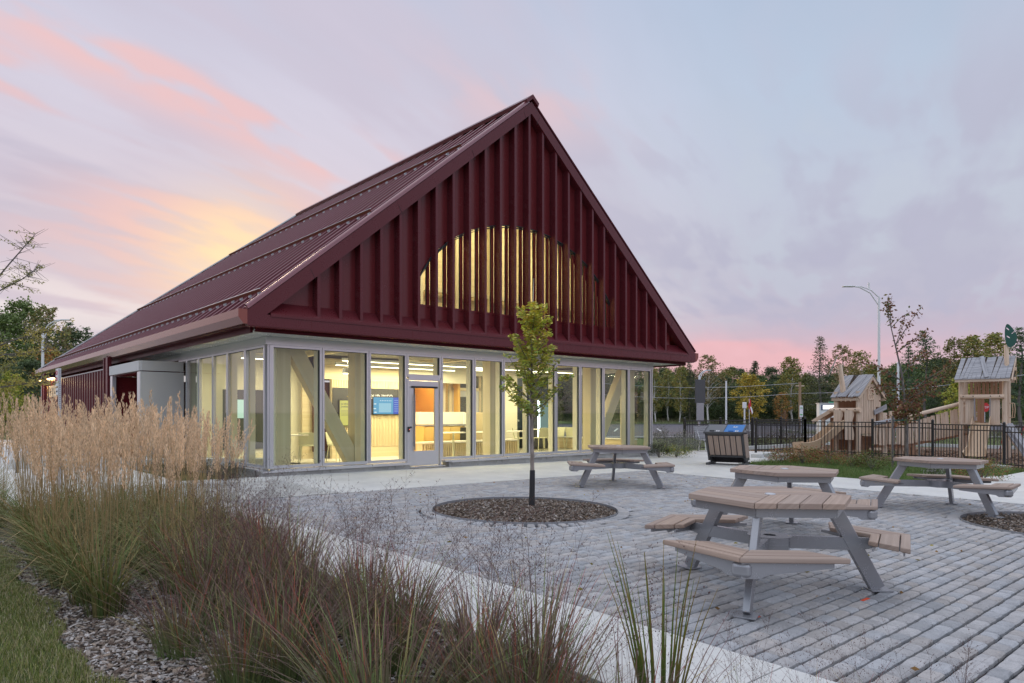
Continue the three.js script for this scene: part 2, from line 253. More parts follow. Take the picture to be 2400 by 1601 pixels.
const M = {
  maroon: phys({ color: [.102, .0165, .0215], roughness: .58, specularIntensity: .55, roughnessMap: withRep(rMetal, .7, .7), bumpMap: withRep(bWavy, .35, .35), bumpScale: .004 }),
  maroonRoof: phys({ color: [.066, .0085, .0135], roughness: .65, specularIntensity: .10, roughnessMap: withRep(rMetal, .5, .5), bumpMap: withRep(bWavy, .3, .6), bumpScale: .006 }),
  seam: phys({ color: [.21, .055, .07], roughness: .35, clearcoat: 1, clearcoatRoughness: .1 }),  // roof metal lightened: part of the sky highlight is put into the colour
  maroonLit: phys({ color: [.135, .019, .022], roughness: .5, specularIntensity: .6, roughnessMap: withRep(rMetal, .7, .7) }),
  gutter: std({ color: [.20, .065, .05], roughness: .28, metalness: .55, roughnessMap: withRep(rMetal, .4, .4), bumpMap: withRep(bWavy, .2, .4), bumpScale: .004 }),
  rust: std({ color: [.19, .045, .022], roughness: .5 }),
  alu: std({ color: [.57, .575, .59], roughness: .42, metalness: .45, roughnessMap: withRep(rMetal, 1, 1) }),
  panel: std({ color: [.50, .50, .49], roughness: .6 }),
  soffit: std({ color: [.50, .50, .48], roughness: .5, metalness: .2, roughnessMap: withRep(rMetal, .6, .6) }),
  gasket: std({ color: [.02, .022, .024], roughness: .6 }),
  steel: std({ color: [.31, .315, .33], roughness: .5, metalness: .3, roughnessMap: withRep(rMetal, 2, 2) }),
  galv: std({ color: [.50, .51, .53], roughness: .45, metalness: .5 }),
  white: std({ color: [.72, .73, .74], roughness: .5 }),
  black: std({ color: [.014, .014, .015], roughness: .45 }),
  darkGrey: std({ color: [.075, .076, .08], roughness: .5, metalness: .2 }),
  concrete: std({ color: [1, 1, 1], map: withRep(cConcrete, .4, .4), roughness: .92, bumpMap: withRep(bBroom, .9, 1.4), bumpScale: .0018 }),
  rawConcrete: std({ color: [1, 1, 1], map: withRep(cRawConcrete, .6, 1.4), roughness: .93, bumpMap: withRep(nFine, 1, 1), bumpScale: .006 }),
  curb: std({ color: [.9, .92, .93], map: withRep(cConcrete, .5, .5), roughness: .9 }),
  paver: std({ color: [1, 1, 1], roughness: .93, map: withRep(texture(256, 256, (u, v) => { const k = .88 + .22 * fbm(u * 8, v * 8, 5, 8) + .12 * noise2(u * 64, v * 64, 64); return [k, k, k]; }), 2, 2), bumpMap: withRep(nFine, 3, 3), bumpScale: .004 }),
  gravel: std({ color: [.035, .036, .042], roughness: 1, bumpMap: withRep(nFine, 4, 4), bumpScale: .02 }),
  compositeB: std({ color: [.9, .88, .88], map: withRep(tComposite, .5, 1.3), roughness: .8, bumpMap: withRep(bGrain, 1, 3), bumpScale: .002 }), compositeC: std({ color: [1.06, 1.02, .98], map: withRep(tComposite, .9, 1.9), roughness: .75, bumpMap: withRep(bGrain, 1, 3), bumpScale: .002 }),
  composite: std({ color: [1, 1, 1], map: withRep(tComposite, .7, 1.6), roughness: .78, bumpMap: withRep(bGrain, 1, 3), bumpScale: .0012 }),
  log: std({ color: [1, 1, 1], map: withRep(tLog, .55, 1.2), roughness: .8, bumpMap: withRep(bGrain, .8, 2), bumpScale: .002 }),
  logPale: std({ color: [1.12, 1.1, 1.08], map: withRep(tLog, .4, .9), roughness: .8 }),
  logRed: std({ color: [.62, .46, .38], map: withRep(tLog, .5, 1), roughness: .85 }),
  greyWood: std({ color: [1, 1, 1.02], map: withRep(tGrey, .5, 1.3), roughness: .85, bumpMap: withRep(bGrain, .8, 2), bumpScale: .002 }),
  glulam: std({ color: [1, 1, 1], map: withRep(tGlulam, .5, 1), roughness: .6 }),
  slat: std({ color: [1, 1, 1], map: withRep(tSlat, .5, 1), roughness: .6 }),
  plaster: std({ color: [.72, .67, .52], roughness: .9, bumpMap: withRep(nFine, 1, 1), bumpScale: .001 }),
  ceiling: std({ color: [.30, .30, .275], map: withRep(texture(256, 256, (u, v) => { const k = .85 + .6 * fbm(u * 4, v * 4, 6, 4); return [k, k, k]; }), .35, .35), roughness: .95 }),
  floorIn: std({ color: [.62, .57, .47], roughness: .45, map: withRep(texture(128, 128, (u, v) => { const k = .9 + .15 * fbm(u * 8, v * 8, 4, 8); return [k, k, k]; }), .5, .5) }),
  laminate: std({ color: [.82, .77, .66], roughness: .4 }),
  chair: std({ color: [.62, .60, .40], roughness: .55 }),
  cabinet: std({ color: [.62, .42, .14], roughness: .5 }),
  orange: std({ color: [.66, .39, .09], roughness: .6 }),
  board: std({ color: [.035, .034, .032], roughness: .6 }),
  brownBoard: std({ color: [.09, .03, .014], roughness: .6 }),
  glass: phys({ color: [.90, .96, .885], roughness: 0, transmission: 1, thickness: 0, ior: 1.5, specularIntensity: 1 }),
  frit: phys({ color: [.62, .72, .64], roughness: .15, transmission: .85, thickness: 0, ior: 1.5 }),
  asphalt: std({ color: [.10, .095, .11], roughness: .95, bumpMap: withRep(nFine, 1, 1), bumpScale: .005 }),
  roadPaint: std({ color: [.62, .62, .62], roughness: .8 }),
  soil: std({ color: [.05, .036, .026], roughness: 1, bumpMap: withRep(nFine, 2, 2), bumpScale: .03 }),
  meadow: std({ color: [1, 1, 1], map: withRep(texture(256, 256, (u, v) => { const a = fbm(u * 8, v * 8, 5, 8); return [.085 + .05 * a, .115 + .05 * a, .026 + .02 * a]; }, true), .12, .12), roughness: 1 }),
  turfBase: std({ color: [.05, .075, .018], roughness: 1, bumpMap: withRep(nFine, 4, 4), bumpScale: .03 }),
  foliage: std({ vertexColors: true, roughness: .72 }),
  leafy: phys({ vertexColors: true, roughness: .75, transmission: .32, thickness: 0, specularIntensity: .5 }),
  bark: std({ color: [1, 1, 1], map: withRep(tBark, 2, 8), roughness: .95, bumpMap: withRep(nFine, 3, 6), bumpScale: .006 }),
  barkFar: std({ color: [.16, .145, .125], roughness: 1 }),
  birchBark: std({ color: [.62, .60, .57], roughness: .9 }),
  guard: std({ color: [.022, .021, .022], roughness: .6, bumpMap: withRep(nFine, 2, 10), bumpScale: .004 }),
  slidePlastic: std({ color: [.50, .36, .235], roughness: .45 }),
  green: std({ color: [.012, .085, .062], roughness: .45 }),
  red: std({ color: [.5, .02, .02], roughness: .5 }),
  blue: std({ color: [.018, .16, .46], roughness: .5 }),
};
const glow = (r, g, b, k) => { const m = new THREE.MeshStandardMaterial({ color: 0x000000, roughness: 1 }); m.emissive.setRGB(r, g, b); m.emissiveIntensity = k; return m; };

// ================================================================ THE PAVILION
const W0 = 13.08, U0 = -0.845, U1 = 13.925, UC = 6.54, VF = 1.15, YE = 3.29, YA = 9.42, SL = (YA - YE) / (UC - U0), VR = 12.7, VE = 24.6;
const pav = thing('visitor_pavilion', 'dark red gabled pavilion with glass ground floor and standing seam roof behind the paved plaza', 'building');
const roofY = (x) => YE + SL * (Math.min(x, 2 * UC - x) - U0);
const vEnd = (x) => VR + (VE - VR) * (1 - (Math.min(x, 2 * UC - x) - U0) / (UC - U0));
{
  // roof skin: two long slopes, a rear hip, all 12 cm thick
  const slope = (sgn) => {
    const e = sgn < 0 ? U0 : U1, top = (dy) => [[e, YE + dy, VF - .012], [UC, YA + dy, VF - .012], [UC, YA + dy, -VR], [e, YE + dy, -VE]];
    const t = top(0.015), b = top(-0.13); if (sgn > 0) { t.reverse(); b.reverse(); }
    return merge([poly(t), poly(b.slice().reverse()), poly([t[0], b[0], b[1], t[1]].reverse()), poly([t[1], b[1], b[2], t[2]].reverse()), poly([t[2], b[2], b[3], t[3]].reverse())]);
  };
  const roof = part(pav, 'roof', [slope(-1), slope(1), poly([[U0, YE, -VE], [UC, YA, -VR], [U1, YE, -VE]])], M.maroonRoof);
  // standing seams, each folded up out of the sheet
  for (let v = -0.9, i = 0; v < VE - 0.4; v += 0.49, i++) {
    const xt = v <= VR ? UC - .14 : U0 + (UC - U0) * (1 - (v - VR) / (VE - VR)) - .1;
    if (xt < U0 + .3) break;
    const a = [U0 + .02, roofY(U0 + .02) + .03, -v], b = [xt, roofY(xt) + .03, -v];
    part(roof, 'standing_seam', merge([bar(a, b, .014, .05), rod([a[0], a[1] + .024, a[2]], [b[0], b[1] + .024, b[2]], .014, .014, 8)]), M.seam);
    if (i % 3 === 0) part(roof, 'standing_seam', bar([U1 - .02, YE + .03, -v], [2 * UC - xt, roofY(xt) + .03, -v], .022, .05), M.maroonRoof);
  }
  part(roof, 'ridge_cap', prism([[-.19, -.14], [0, .02], [.19, -.14], [.19, -.06], [.155, -.05], [0, .115], [-.155, -.05], [-.19, -.06]].map(([x, y]) => [x, y]).slice(0, 3).concat([[.22, -.05], [0, .13], [-.22, -.05]]), VR + VF + .05).translate(UC, YA + .05, -VR), M.maroon);
  part(roof, 'hip_cap', bar([U0, YE + .05, -VE], [UC, YA + .06, -VR], .16, .05), M.galv);
  part(roof, 'verge_trim', merge([bar([U0, YE + .05, VF - .05], [UC - .1, YA - .03, VF - .05], .12, .05), rod([U0, YE + .075, VF - .06], [UC - .1, YA - .005, VF - .06], .045, .045, 10)]), M.seam);
  part(roof, 'verge_trim', bar([U1, YE + .06, VF - .04], [UC + .1, YA - .02, VF - .04], .1, .05), M.maroonRoof);
  // gable frame
  const rake = (sgn) => { const o = (x) => UC + sgn * (x - UC); const pts = [[o(U0), YE], [o(UC), YA], [o(UC), YA - .31], [o(-.47), 3.235], [o(U0), 3.235]]; if (sgn < 0) pts.reverse(); return prism(pts, .25).translate(0, 0, VF - .25); };
  const L = part(pav, 'rake_board', rake(1), M.maroon); part(pav, 'rake_board', rake(-1), M.maroon);
  for (const t of [.16, .44, .72, .95]) for (const s of [1, -1]) { const x = lerp(U0, UC, t), y = roofY(x); const q = (xx) => UC + s * (xx - UC); part(pav, 'joint_line', bar([q(x + .09), y - .03, VF + .0015], [q(x + .20), y - .24, VF + .0015], .003, .008, new THREE.Vector3(0, 0, 1)), M.gasket); }
  part(pav, 'fascia', box(U1 - U0, .232, .14, UC, 3.119, VF - .07), M.maroon);
  part(pav, 'fascia_lip', box(U1 - U0 - .1, .018, .16, UC, 2.994, VF - .10), M.maroonLit);
  for (let x = .45; x < U1; x += 2.42) part(pav, 'joint_line', box(.005, .2, .003, x, 3.12, VF + .0015), M.maroonLit);
  part(pav, 'fascia_return', box(U1 - U0 - .46, .07, .05, UC, 2.95, VF - .24), M.maroonRoof);
  // sloped sill under the fins
  part(pav, 'gable_sill', prism([[0, 3.232], [.26, 3.232], [.26, 3.2], [.275, 3.2], [.275, 3.247], [.0, 3.53]], U1 - U0 - .9).rotateY(-Math.PI / 2).translate(U1 - .45, 0, VF - .26), M.maroon);
  // gable wall: a sheet in every bay, with the arch of tall windows cut into it
  const ZW = VF - .25, arch = (x) => 3.74 + 2.46 * Math.pow(Math.max(0, 1 - ((x - UC) / 3.60) ** 2), .56);
  const fx = (i) => 0.625 + i * 0.4887, ceilY = (x) => roofY(x) - .30;
  for (let k = -2; k < 26; k++) {
    const x0 = Math.max(fx(k - 1) + (k === -2 ? 0 : 0), U0 + .4), x1 = Math.min(fx(k), U1 - .4); if (x1 - x0 < .05) continue;
    const win = k >= 6 && k <= 19 && true, tops = (a, b) => (a < UC && b > UC ? [[b, ceilY(b)], [UC, ceilY(UC)], [a, ceilY(a)]] : [[b, ceilY(b)], [a, ceilY(a)]]);
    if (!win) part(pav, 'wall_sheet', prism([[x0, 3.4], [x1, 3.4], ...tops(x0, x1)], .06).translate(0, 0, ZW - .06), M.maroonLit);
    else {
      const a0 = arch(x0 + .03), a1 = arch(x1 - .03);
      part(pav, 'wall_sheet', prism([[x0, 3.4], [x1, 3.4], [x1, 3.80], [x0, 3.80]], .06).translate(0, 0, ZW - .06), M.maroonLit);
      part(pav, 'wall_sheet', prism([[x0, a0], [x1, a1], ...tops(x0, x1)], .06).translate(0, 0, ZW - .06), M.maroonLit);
      part(pav, 'lintel', [bar([x0 + .03, a0 - .02, ZW + .02], [x1 - .03, a1 - .02, ZW + .02], .06, .022), bar([x0 + .03, a0 - .065, ZW + .0], [x1 - .03, a1 - .065, ZW + .0], .05, .02)], M.gasket);
      const w = part(pav, 'arch_window', [box(.035, a0 - 3.8, .07, x0 + .055, (a0 + 3.8) / 2 - .02, ZW - .035), box(.06, a1 - 3.8, .07, x1 - .09, (a1 + 3.8) / 2 - .02, ZW - .035), box(x1 - x0 - .06, .05, .08, (x0 + x1) / 2, 3.825, ZW - .03)], M.maroonLit);
      part(w, 'gasket', box(.016, a1 - 3.8, .02, x1 - .128, (a1 + 3.8) / 2, ZW - .05), M.gasket);
      part(w, 'pane', poly([[x0 + .06, 3.84, ZW - .055], [x1 - .11, 3.84, ZW - .055], [x1 - .11, a1 - .05, ZW - .055], [x0 + .06, a0 - .05, ZW - .055]]), M.glass);
    }
  }
  for (let i = 0; i < 25; i++) {
    const x = fx(i), a = x - .034, b = x + .034, mid = a < UC && b > UC;
    part(pav, 'fin', prism([[a, 3.25], [b, 3.25], [b, roofY(b) - .29], ...(mid ? [[UC, roofY(UC) - .29]] : []), [a, roofY(a) - .29]], .235, 'y').translate(0, 0, VF - .265), M.maroon);
  }
  // gutters along both eaves
  const gut = [[0, .015], [-.172, .015], [-.172, -.135], [-.075, -.262], [0, -.262]];
  for (const s of [1, -1]) {
    const pts = gut.map(([x, y]) => [s * x, y]); if (s > 0) pts.reverse();
    let v = -VF, first = true; for (const len of [4.1, 4.1, 4.1, 4.1, 4.1, 5.25]) { part(pav, 'gutter', prism(pts, len - .004, 'z').translate(s > 0 ? U0 : U1, YE + .0, -(v + len)), M.gutter); v += len; }
  }
  // snow guards in three rows on the visible slope
  for (const x of [-.337, 2.164, 4.696]) {
    const v1 = vEnd(x) - .25, y = roofY(x), nrm = new THREE.Vector3(-SL, 1, 0).normalize(), up = (d) => [x + nrm.x * d, y + nrm.y * d];
    const [ax, ay] = up(.10), [bx2, by2] = up(.125);
    const g = part(pav, 'snow_guard', bar([ax, ay, .62], [ax, ay, -v1], .022, .06, nrm), M.rust);
    part(g, 'rail_cap', bar([bx2 + .01, by2 + .012, .63], [bx2 + .01, by2 + .012, -v1], .03, .016, nrm), M.galv);
    for (let v = -0.495; v < v1 - .3; v += .49) part(g, 'clip', box(.05, .06, .045, ax - nrm.x * .06, ay - nrm.y * .06, -v), M.galv);
    if (x < 4) { const X = 2 * UC - x; part(pav, 'snow_guard', bar([X + .08, y + .1, .6], [X + .08, y + .1, -v1], .03, .06), M.galv); }
  }
  // soffits
  for (let x = -.62, i = 0; x < 13.6; x += 1.18, i++) part(pav, 'soffit_panel', box(Math.min(1.172, 13.7 - x), .03, .93, x + Math.min(1.172, 13.7 - x) / 2, 2.955, .465), M.soffit);
  for (let v = .02; v < 9.4; v += 2.37) { part(pav, 'soffit_panel', box(.62, .03, 2.36, -.315, 2.955, -v - 1.18), M.soffit); part(pav, 'soffit_panel', box(.66, .03, 2.36, 13.44, 2.955, -v - 1.18), M.soffit); }
  for (const g of [[box(.05, .12, 25.4, -.655, 2.96, -11.85, 'z'), box(.22, .02, 25.5, -.75, 3.02, -11.8, 'z')], [box(.05, .12, 25.4, 13.78, 2.96, -11.85, 'z'), box(.2, .02, 25.5, 13.85, 3.02, -11.8, 'z')]]) part(pav, 'eave_return', g, M.maroonRoof);
}

// ---------------------------------------------------------------- glazed ground floor
const FLOOR = 0.02;
{
  const glazing = (list, place, o = {}) => {};                     // (panes are placed one by one below)
  part(pav, 'header', [box(W0 + .1, .165, .1, W0 / 2, 2.855, 0), box(.1, .165, 9.1, 0, 2.855, -4.6, 'z'), box(.1, .165, 9.1, W0, 2.855, -4.6, 'z')], M.alu);
  const T = .05, D = .07;
  function pane(parent, w, y0, y1, put, name = 'window') {          // one glazed bay in local x (0..w), facing +z
    const h = y1 - y0, cy = (y0 + y1) / 2;
    const fr = part(parent, name, [box(w - .012, T, D, w / 2, y1 - T / 2), box(w - .012, T + .015, D, w / 2, y0 + (T + .015) / 2), box(T, h - 2 * T - .015, D, .006 + T / 2, cy + .0075), box(T, h - 2 * T - .015, D, w - .006 - T / 2, cy + .0075)].map((g) => put(g)), M.alu);
    part(fr, 'gasket', [box(.02, h - 2 * T - .02, .02, w - T - .017, cy, -.0), box(w - 2 * T - .02, .012, .02, w / 2, y1 - T - .005, 0)].map((g) => put(g)), M.gasket);
    part(fr, 'mullion', put(box(.075, h - .03, .17, w - .045, cy, -.125)), M.plaster);   // the deep inner leg of the mullion
    part(fr, 'pane', put(poly([[T, y0 + T, -.012], [w - T, y0 + T, -.012], [w - T, y1 - T, -.012], [T, y1 - T, -.012]])), M.glass);
    return fr;
  }
  const front = [.07, 1.23, 2.40, 3.44, 4.46, 5.52, 6.53, 7.53, 8.55, 9.58, 10.63, 11.86, 13.02];
  for (let i = 0; i < front.length - 1; i++) {
    const x0 = front[i], w = front[i + 1] - x0, put = (g) => g.translate(x0, 0, 0);
    if (i === 3) { pane(pav, w, 2.21, 2.77, put); continue; }
    pane(pav, w, .15, 2.77, put);
    part(pav, 'base_flashing', box(w - .02, .035, .24, x0 + w / 2, .122, .08), M.alu);
  }
  part(pav, 'corner_post', [box(.045, 2.62, .045, .03, 1.46, -.01), box(.03, 2.62, .03, .06, 1.46, .02)], M.alu);
  const side = [.07, 1.17, 2.28, 3.28, 4.35, 5.34, 6.05];
  for (let i = 0; i < side.length - 1; i++) { const z = side[i], w = side[i + 1] - z; pane(pav, w, .15, 2.77, (g) => g.rotateY(-Math.PI / 2).translate(0, 0, -z - w).translate(0, 0, 0)); }
  for (let i = 0; i < 8; i++) { const z = .07 + i * 1.1; pane(pav, 1.1, .15, 2.77, (g) => g.rotateY(Math.PI / 2).translate(W0, 0, -z)); }
  part(pav, 'corner_post', box(.06, 2.62, .06, W0 + .0, 1.46, .0), M.alu);
  // concrete base, stopped either side of the door
  const base = (x0, x1) => part(pav, 'concrete_base', rbox(x1 - x0, .44, .30, (x0 + x1) / 2, -.115, .03, .008), M.rawConcrete);
  base(-.185, 3.44); base(4.60, 13.26);
  part(pav, 'base_flashing', box(.26, .03, 9, -.06, .122, -4.6, 'z'), M.alu);
  part(pav, 'concrete_base', rbox(.3, .44, 24.4, -.035, -.118, -12.4, .008, 'z'), M.rawConcrete);
  part(pav, 'concrete_base', rbox(.3, .6, 24.4, 13.11, -.2, -12.4, .008, 'z'), M.rawConcrete);
  part(pav, 'base_flashing', [box(3.6, .028, .04, 1.62, .095, .19), box(8.6, .028, .04, 8.95, .095, .19)], M.alu);
  // door
  const door = part(pav, 'door', [box(.12, 2.08, .055, 3.58, 1.075, -.01), box(.11, 2.08, .055, 4.335, 1.075, -.01), box(.645, .17, .055, 3.9575, 2.03, -.01), box(.645, .36, .055, 3.9575, .215, -.01)], M.alu);
  part(door, 'pane', poly([[3.64, .395, 0], [4.28, .395, 0], [4.28, 1.945, 0], [3.64, 1.945, 0]]), phys({ color: [1, .93, .78], roughness: 0, transmission: 1, thickness: 0, ior: 1.5 }));
  part(door, 'pull_handle', [rod([3.64, .42, .075], [3.64, 1.78, .075], .016, .016, 10, true), rod([3.64, .6, .0], [3.64, .6, .075], .009), rod([3.64, 1.6, .0], [3.64, 1.6, .075], .009)], M.steel);
  part(door, 'closer_bar', rbox(.76, .045, .05, 3.95, 1.965, .045, .008), M.black);
  part(door, 'lock', rod([3.56, .98, .015], [3.56, .98, .03], .022, .022, 12, true), M.black);
  part(pav, 'door_frame', [box(.06, 2.15, .09, 3.47, 1.075, 0), box(.05, 2.15, .09, 4.435, 1.075, 0), box(.93, .085, .09, 3.955, 2.172, 0)], M.alu);
  part(pav, 'threshold', box(1.02, .02, .24, 3.97, .006, .07), M.galv);
  const rd = part(pav, 'card_reader', rbox(.05, .13, .03, 3.475, .93, .065, .006), M.black); part(rd, 'indicator_light', box(.016, .016, .004, 3.483, .93, .082), glow(1, .12, .05, 2.2));
}

// ---------------------------------------------------------------- left side: vestibule, ribbed wall, sign
{
  const v = part(pav, 'vestibule', [box(1.07, 2.42, .06, -.535, 1.21, -5.71), box(1.07, 2.42, .06, -.535, 1.21, -9.08), box(1.07, .05, 3.3, -.53, 2.67, -7.4)], M.panel);
  part(v, 'portal_post', [box(.10, 2.42, .26, -1.025, 1.21, -5.86), box(.10, 2.42, .26, -1.025, 1.21, -8.95)], M.alu);
  part(v, 'fascia_panel', box(.06, .26, 2.86, -1.07, 2.575, -7.41, 'z'), M.panel);
  part(v, 'fascia_panel', [box(.06, .26, .24, -1.07, 2.575, -5.84), box(.06, .26, .24, -1.07, 2.575, -8.97)], M.panel);
  part(v, 'fascia_panel', box(1.03, .26, .06, -.525, 2.575, -5.71), M.panel);
  part(v, 'inner_wall', [box(.03, 2.4, 3.0, -.02, 1.2, -7.4), box(.95, 2.4, .03, -.52, 1.2, -5.77), box(.95, 2.4, .03, -.52, 1.2, -9.02)], M.maroonLit);
  part(v, 'ceiling', box(.95, .03, 3.1, -.52, 2.44, -7.4), M.maroonLit);
  part(pav, 'edge_trim', box(.03, 2.7, .03, .06, 1.35, -5.66), M.black);
  // ribbed wall
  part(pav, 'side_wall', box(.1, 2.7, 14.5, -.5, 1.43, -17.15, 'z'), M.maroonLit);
  for (let z = 10.15; z < 24.2; z += .44) part(pav, 'wall_rib', prism([[-.1, 0], [.1, 0], [.055, .075], [-.055, .075]], 2.66, 'y').rotateX(-Math.PI / 2).rotateY(Math.PI / 2).translate(-.55, .12, -z), M.maroon);
  part(pav, 'wall_cap', box(.05, .035, 14.3, -.60, 2.80, -17.2, 'z'), M.galv);
  part(pav, 'cove_panel', [bar([-.52, 2.84, -10.1], [-.52, 2.84, -24], .02, .05), poly([[-.58, 2.83, -10.2], [-.40, 3.06, -10.2], [-.40, 3.06, -24.2], [-.58, 2.83, -24.2]])], M.maroonLit);
  for (const z of [10.2, 22.55]) part(pav, 'downpipe', [rbox(.12, 3.1, .5, -.92, 1.5, -z, .01, 'y'), rbox(.03, 3.1, .06, -1.0, 1.5, -z - .12, .006, 'y')], M.maroon);
  // rear and far walls, so that the house is closed
  part(pav, 'rear_wall', [box(13.2, 3.0, .12, 6.4, 1.45, -24.3), box(.12, 3.0, 15.4, 13.1, 1.45, -16.6)], M.maroonLit);
  // sign canopy with light strip, and the letters
  const can = part(pav, 'sign_canopy', box(.36, .05, 4.1, -.80, 2.86, -22.7), M.maroonRoof);
  part(can, 'lamp_strip', box(.05, .02, 3.9, -.86, 2.823, -22.7), glow(1, .66, .28, 9));
  const font = await new FontLoader().loadAsync('fonts/droid/droid_sans_bold.typeface.json');
  const word = 'CURTIS'; let z = 23.75;
  const g0 = (c) => { const g = new TextGeometry(c, { font, size: .50, depth: .07, curveSegments: 6, bevelEnabled: false }); g.computeBoundingBox(); return g; };
  const total = [...word].reduce((s, c) => s + (c === 'I' ? .26 : .5), 0);
  for (const c of word) { const g = g0(c), b = g.boundingBox, adv = (c === 'I' ? .31 : .63), wd = adv - .11; g.translate(-b.min.x, -b.min.y, 0).scale(wd / (b.max.x - b.min.x), 1, 1); g.rotateY(-Math.PI / 2).translate(-.72, 2.02, -z); part(pav, 'sign_letter', g, std({ color: [.80, .68, .47], roughness: .5 })); z -= adv; }
  for (let q = 20.9; q < 24.4; q += .62) { const l = part(pav, 'sign_spot_lamp', rod([-.8, 2.82, -q], [-.8, 2.79, -q], .03, .03, 8, true), glow(1, .7, .35, 12)); }
  const lamp = new THREE.RectAreaLight(new THREE.Color(1, .6, .22), 55, .1, 3.9); lamp.position.set(-.84, 2.80, -22.7); lamp.lookAt(-.62, 1.2, -22.7); scene.add(lamp);
  pav.userData.signFont = undefined; globalThis.__f = undefined;
}
const FONT = await new FontLoader().loadAsync('fonts/droid/droid_sans_regular.typeface.json');
const FONTB = await new FontLoader().loadAsync('fonts/droid/droid_sans_bold.typeface.json');
function text(str, size, depth = .004) { const g = new TextGeometry(str, { font: FONT, size, depth, curveSegments: 3, bevelEnabled: false }); g.computeBoundingBox(); return g; }

// ---------------------------------------------------------------- rooms behind the glass
{
  part(pav, 'floor', box(W0 - .1, .1, 24, W0 / 2, FLOOR - .05, -12.1), M.floorIn);
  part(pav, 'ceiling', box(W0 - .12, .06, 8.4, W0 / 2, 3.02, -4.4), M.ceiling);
  part(pav, 'ceiling_beam', [box(W0 - .3, .14, .24, W0 / 2, 2.92, -.62), box(.2, .14, 3.6, 2.45, 2.92, -2.4), box(.2, .14, 3.6, 6.6, 2.92, -2.4), box(.2, .14, 3.6, 10.7, 2.92, -2.4)], M.glulam);
  const post = (x) => part(pav, 'timber_column', rbox(.32, 2.86, .34, x, 1.45, -.62, .01, 'y'), M.glulam);
  for (const x of [.56, 2.46, 6.62, 10.72, 12.6]) post(x);
  const brace = (a, b) => { const g = part(pav, 'timber_brace', bar(a, b, .26, .34, new THREE.Vector3(0, 1, 0), 0, .008), M.glulam); return g; };
  brace([.78, 2.88, -.62], [2.40, .04, -.62]); brace([12.45, 2.88, -.62], [10.85, .04, -.62]);
  part(pav, 'slot', bar([1.22, 2.5, -.485], [1.42, 2.12, -.485], .004, .02, new THREE.Vector3(1, 1, 0)), M.gasket);
  // back walls
  part(pav, 'inner_wall', box(3.0, 3.0, .1, 1.55, 1.5, -4.72), M.plaster);
  part(pav, 'notice_board', box(1.3, 1.62, .03, 1.25, 1.15, -4.65), M.board);
  part(pav, 'lit_notice', box(.24, .5, .02, 1.18, 1.44, -4.62), glow(.62, .85, .70, 1));
  part(pav, 'fabric_panel', box(.42, .95, .03, 2.35, .95, -4.65), std({ color: [.34, .3, .21], roughness: .95 }));
  part(pav, 'timber_trim', box(.34, 2.6, .08, 3.0, 1.3, -4.5), M.slat);
  part(pav, 'brown_board', box(.66, 2.0, .05, 3.42, 1.22, -4.35), M.brownBoard);
  // slatted info wall: battens one by one
  const X0 = 3.5, X1 = 6.12, ZI = -4.0;
  part(pav, 'info_wall', [box(X1 - X0, 2.3, .1, (X0 + X1) / 2, 1.15, ZI - .06), box(X1 - X0 + .4, .6, .1, (X0 + X1) / 2 - .1, 2.6, ZI - .08)], M.slat);
  part(pav, 'wall_band', box(3.4, .14, .12, 4.7, 2.78, ZI - .04), M.glulam);
  for (let x = X0 + .02; x < X1; x += .052) { part(pav, 'batten', box(.034, .95, .025, x, .50 + .3, ZI + .005, 'y', x * 3), M.slat); if (x > X0) part(pav, 'batten', box(.034, .24, .025, x, 2.17, ZI + .005, 'y', x * 5), M.slat); }
  part(pav, 'plinth', box(X1 - X0, .28, .05, (X0 + X1) / 2, .16, ZI + .02), M.slat);
  const sg = part(pav, 'info_sign', box(2.2, .76, .03, 4.62, 1.68, ZI + .02), M.board);
  part(sg, 'yellow_line', box(1.62, .012, .006, 4.78, 1.815, ZI + .038), std({ color: [.75, .52, .03], roughness: .5 }));
  { const t = text('CARREFOUR INFO', .13); const w = t.boundingBox.max.x; t.scale(1.42 / w, 1, 1).translate(4.08, 1.75, ZI + .042); part(sg, 'sign_lettering', t, M.white); }
  // two screens
  const scr = (x, y, w, h, mat) => { const s = part(pav, 'screen', rbox(w + .05, h + .05, .04, x, y, ZI + .055, .006), M.black); part(s, 'lit_picture', box(w, h, .006, x, y, ZI + .08), mat); return s; };
  const cv = (w, h, fn) => { const c = document.createElement('canvas'); c.width = w; c.height = h; fn(c.getContext('2d'), w, h); const t = new THREE.CanvasTexture(c); t.colorSpace = THREE.SRGBColorSpace; return t; };
  const lit = (t, k) => { const m = new THREE.MeshStandardMaterial({ color: 0x000000, roughness: .4 }); m.emissive.setRGB(1, 1, 1); m.emissiveMap = t; m.emissiveIntensity = k; return m; };
  const planeScreen = (x, y, w, h, mat) => { const s = part(pav, 'screen', rbox(w + .05, h + .05, .04, x, y, ZI + .055, .006), M.black); const g = new THREE.PlaneGeometry(w, h).translate(x, y, ZI + .079); const m = new THREE.Mesh(g, mat); m.name = 'lit_picture'; s.add(m); };
  planeScreen(4.05, 1.33, .66, .72, lit(cv(256, 280, (c, w, h) => { c.fillStyle = '#eadf7a'; c.fillRect(0, 0, w, h); c.fillStyle = '#5b5f4a'; c.font = 'bold 26px sans-serif'; c.fillText('La sécurité ro', 14, 46); c.fillText("j'embarque.", 14, 78); c.fillStyle = '#b7ae70'; for (let i = 0; i < 5; i++) c.fillRect(16, 110 + i * 14, 200 - i * 22, 5); }), .85));
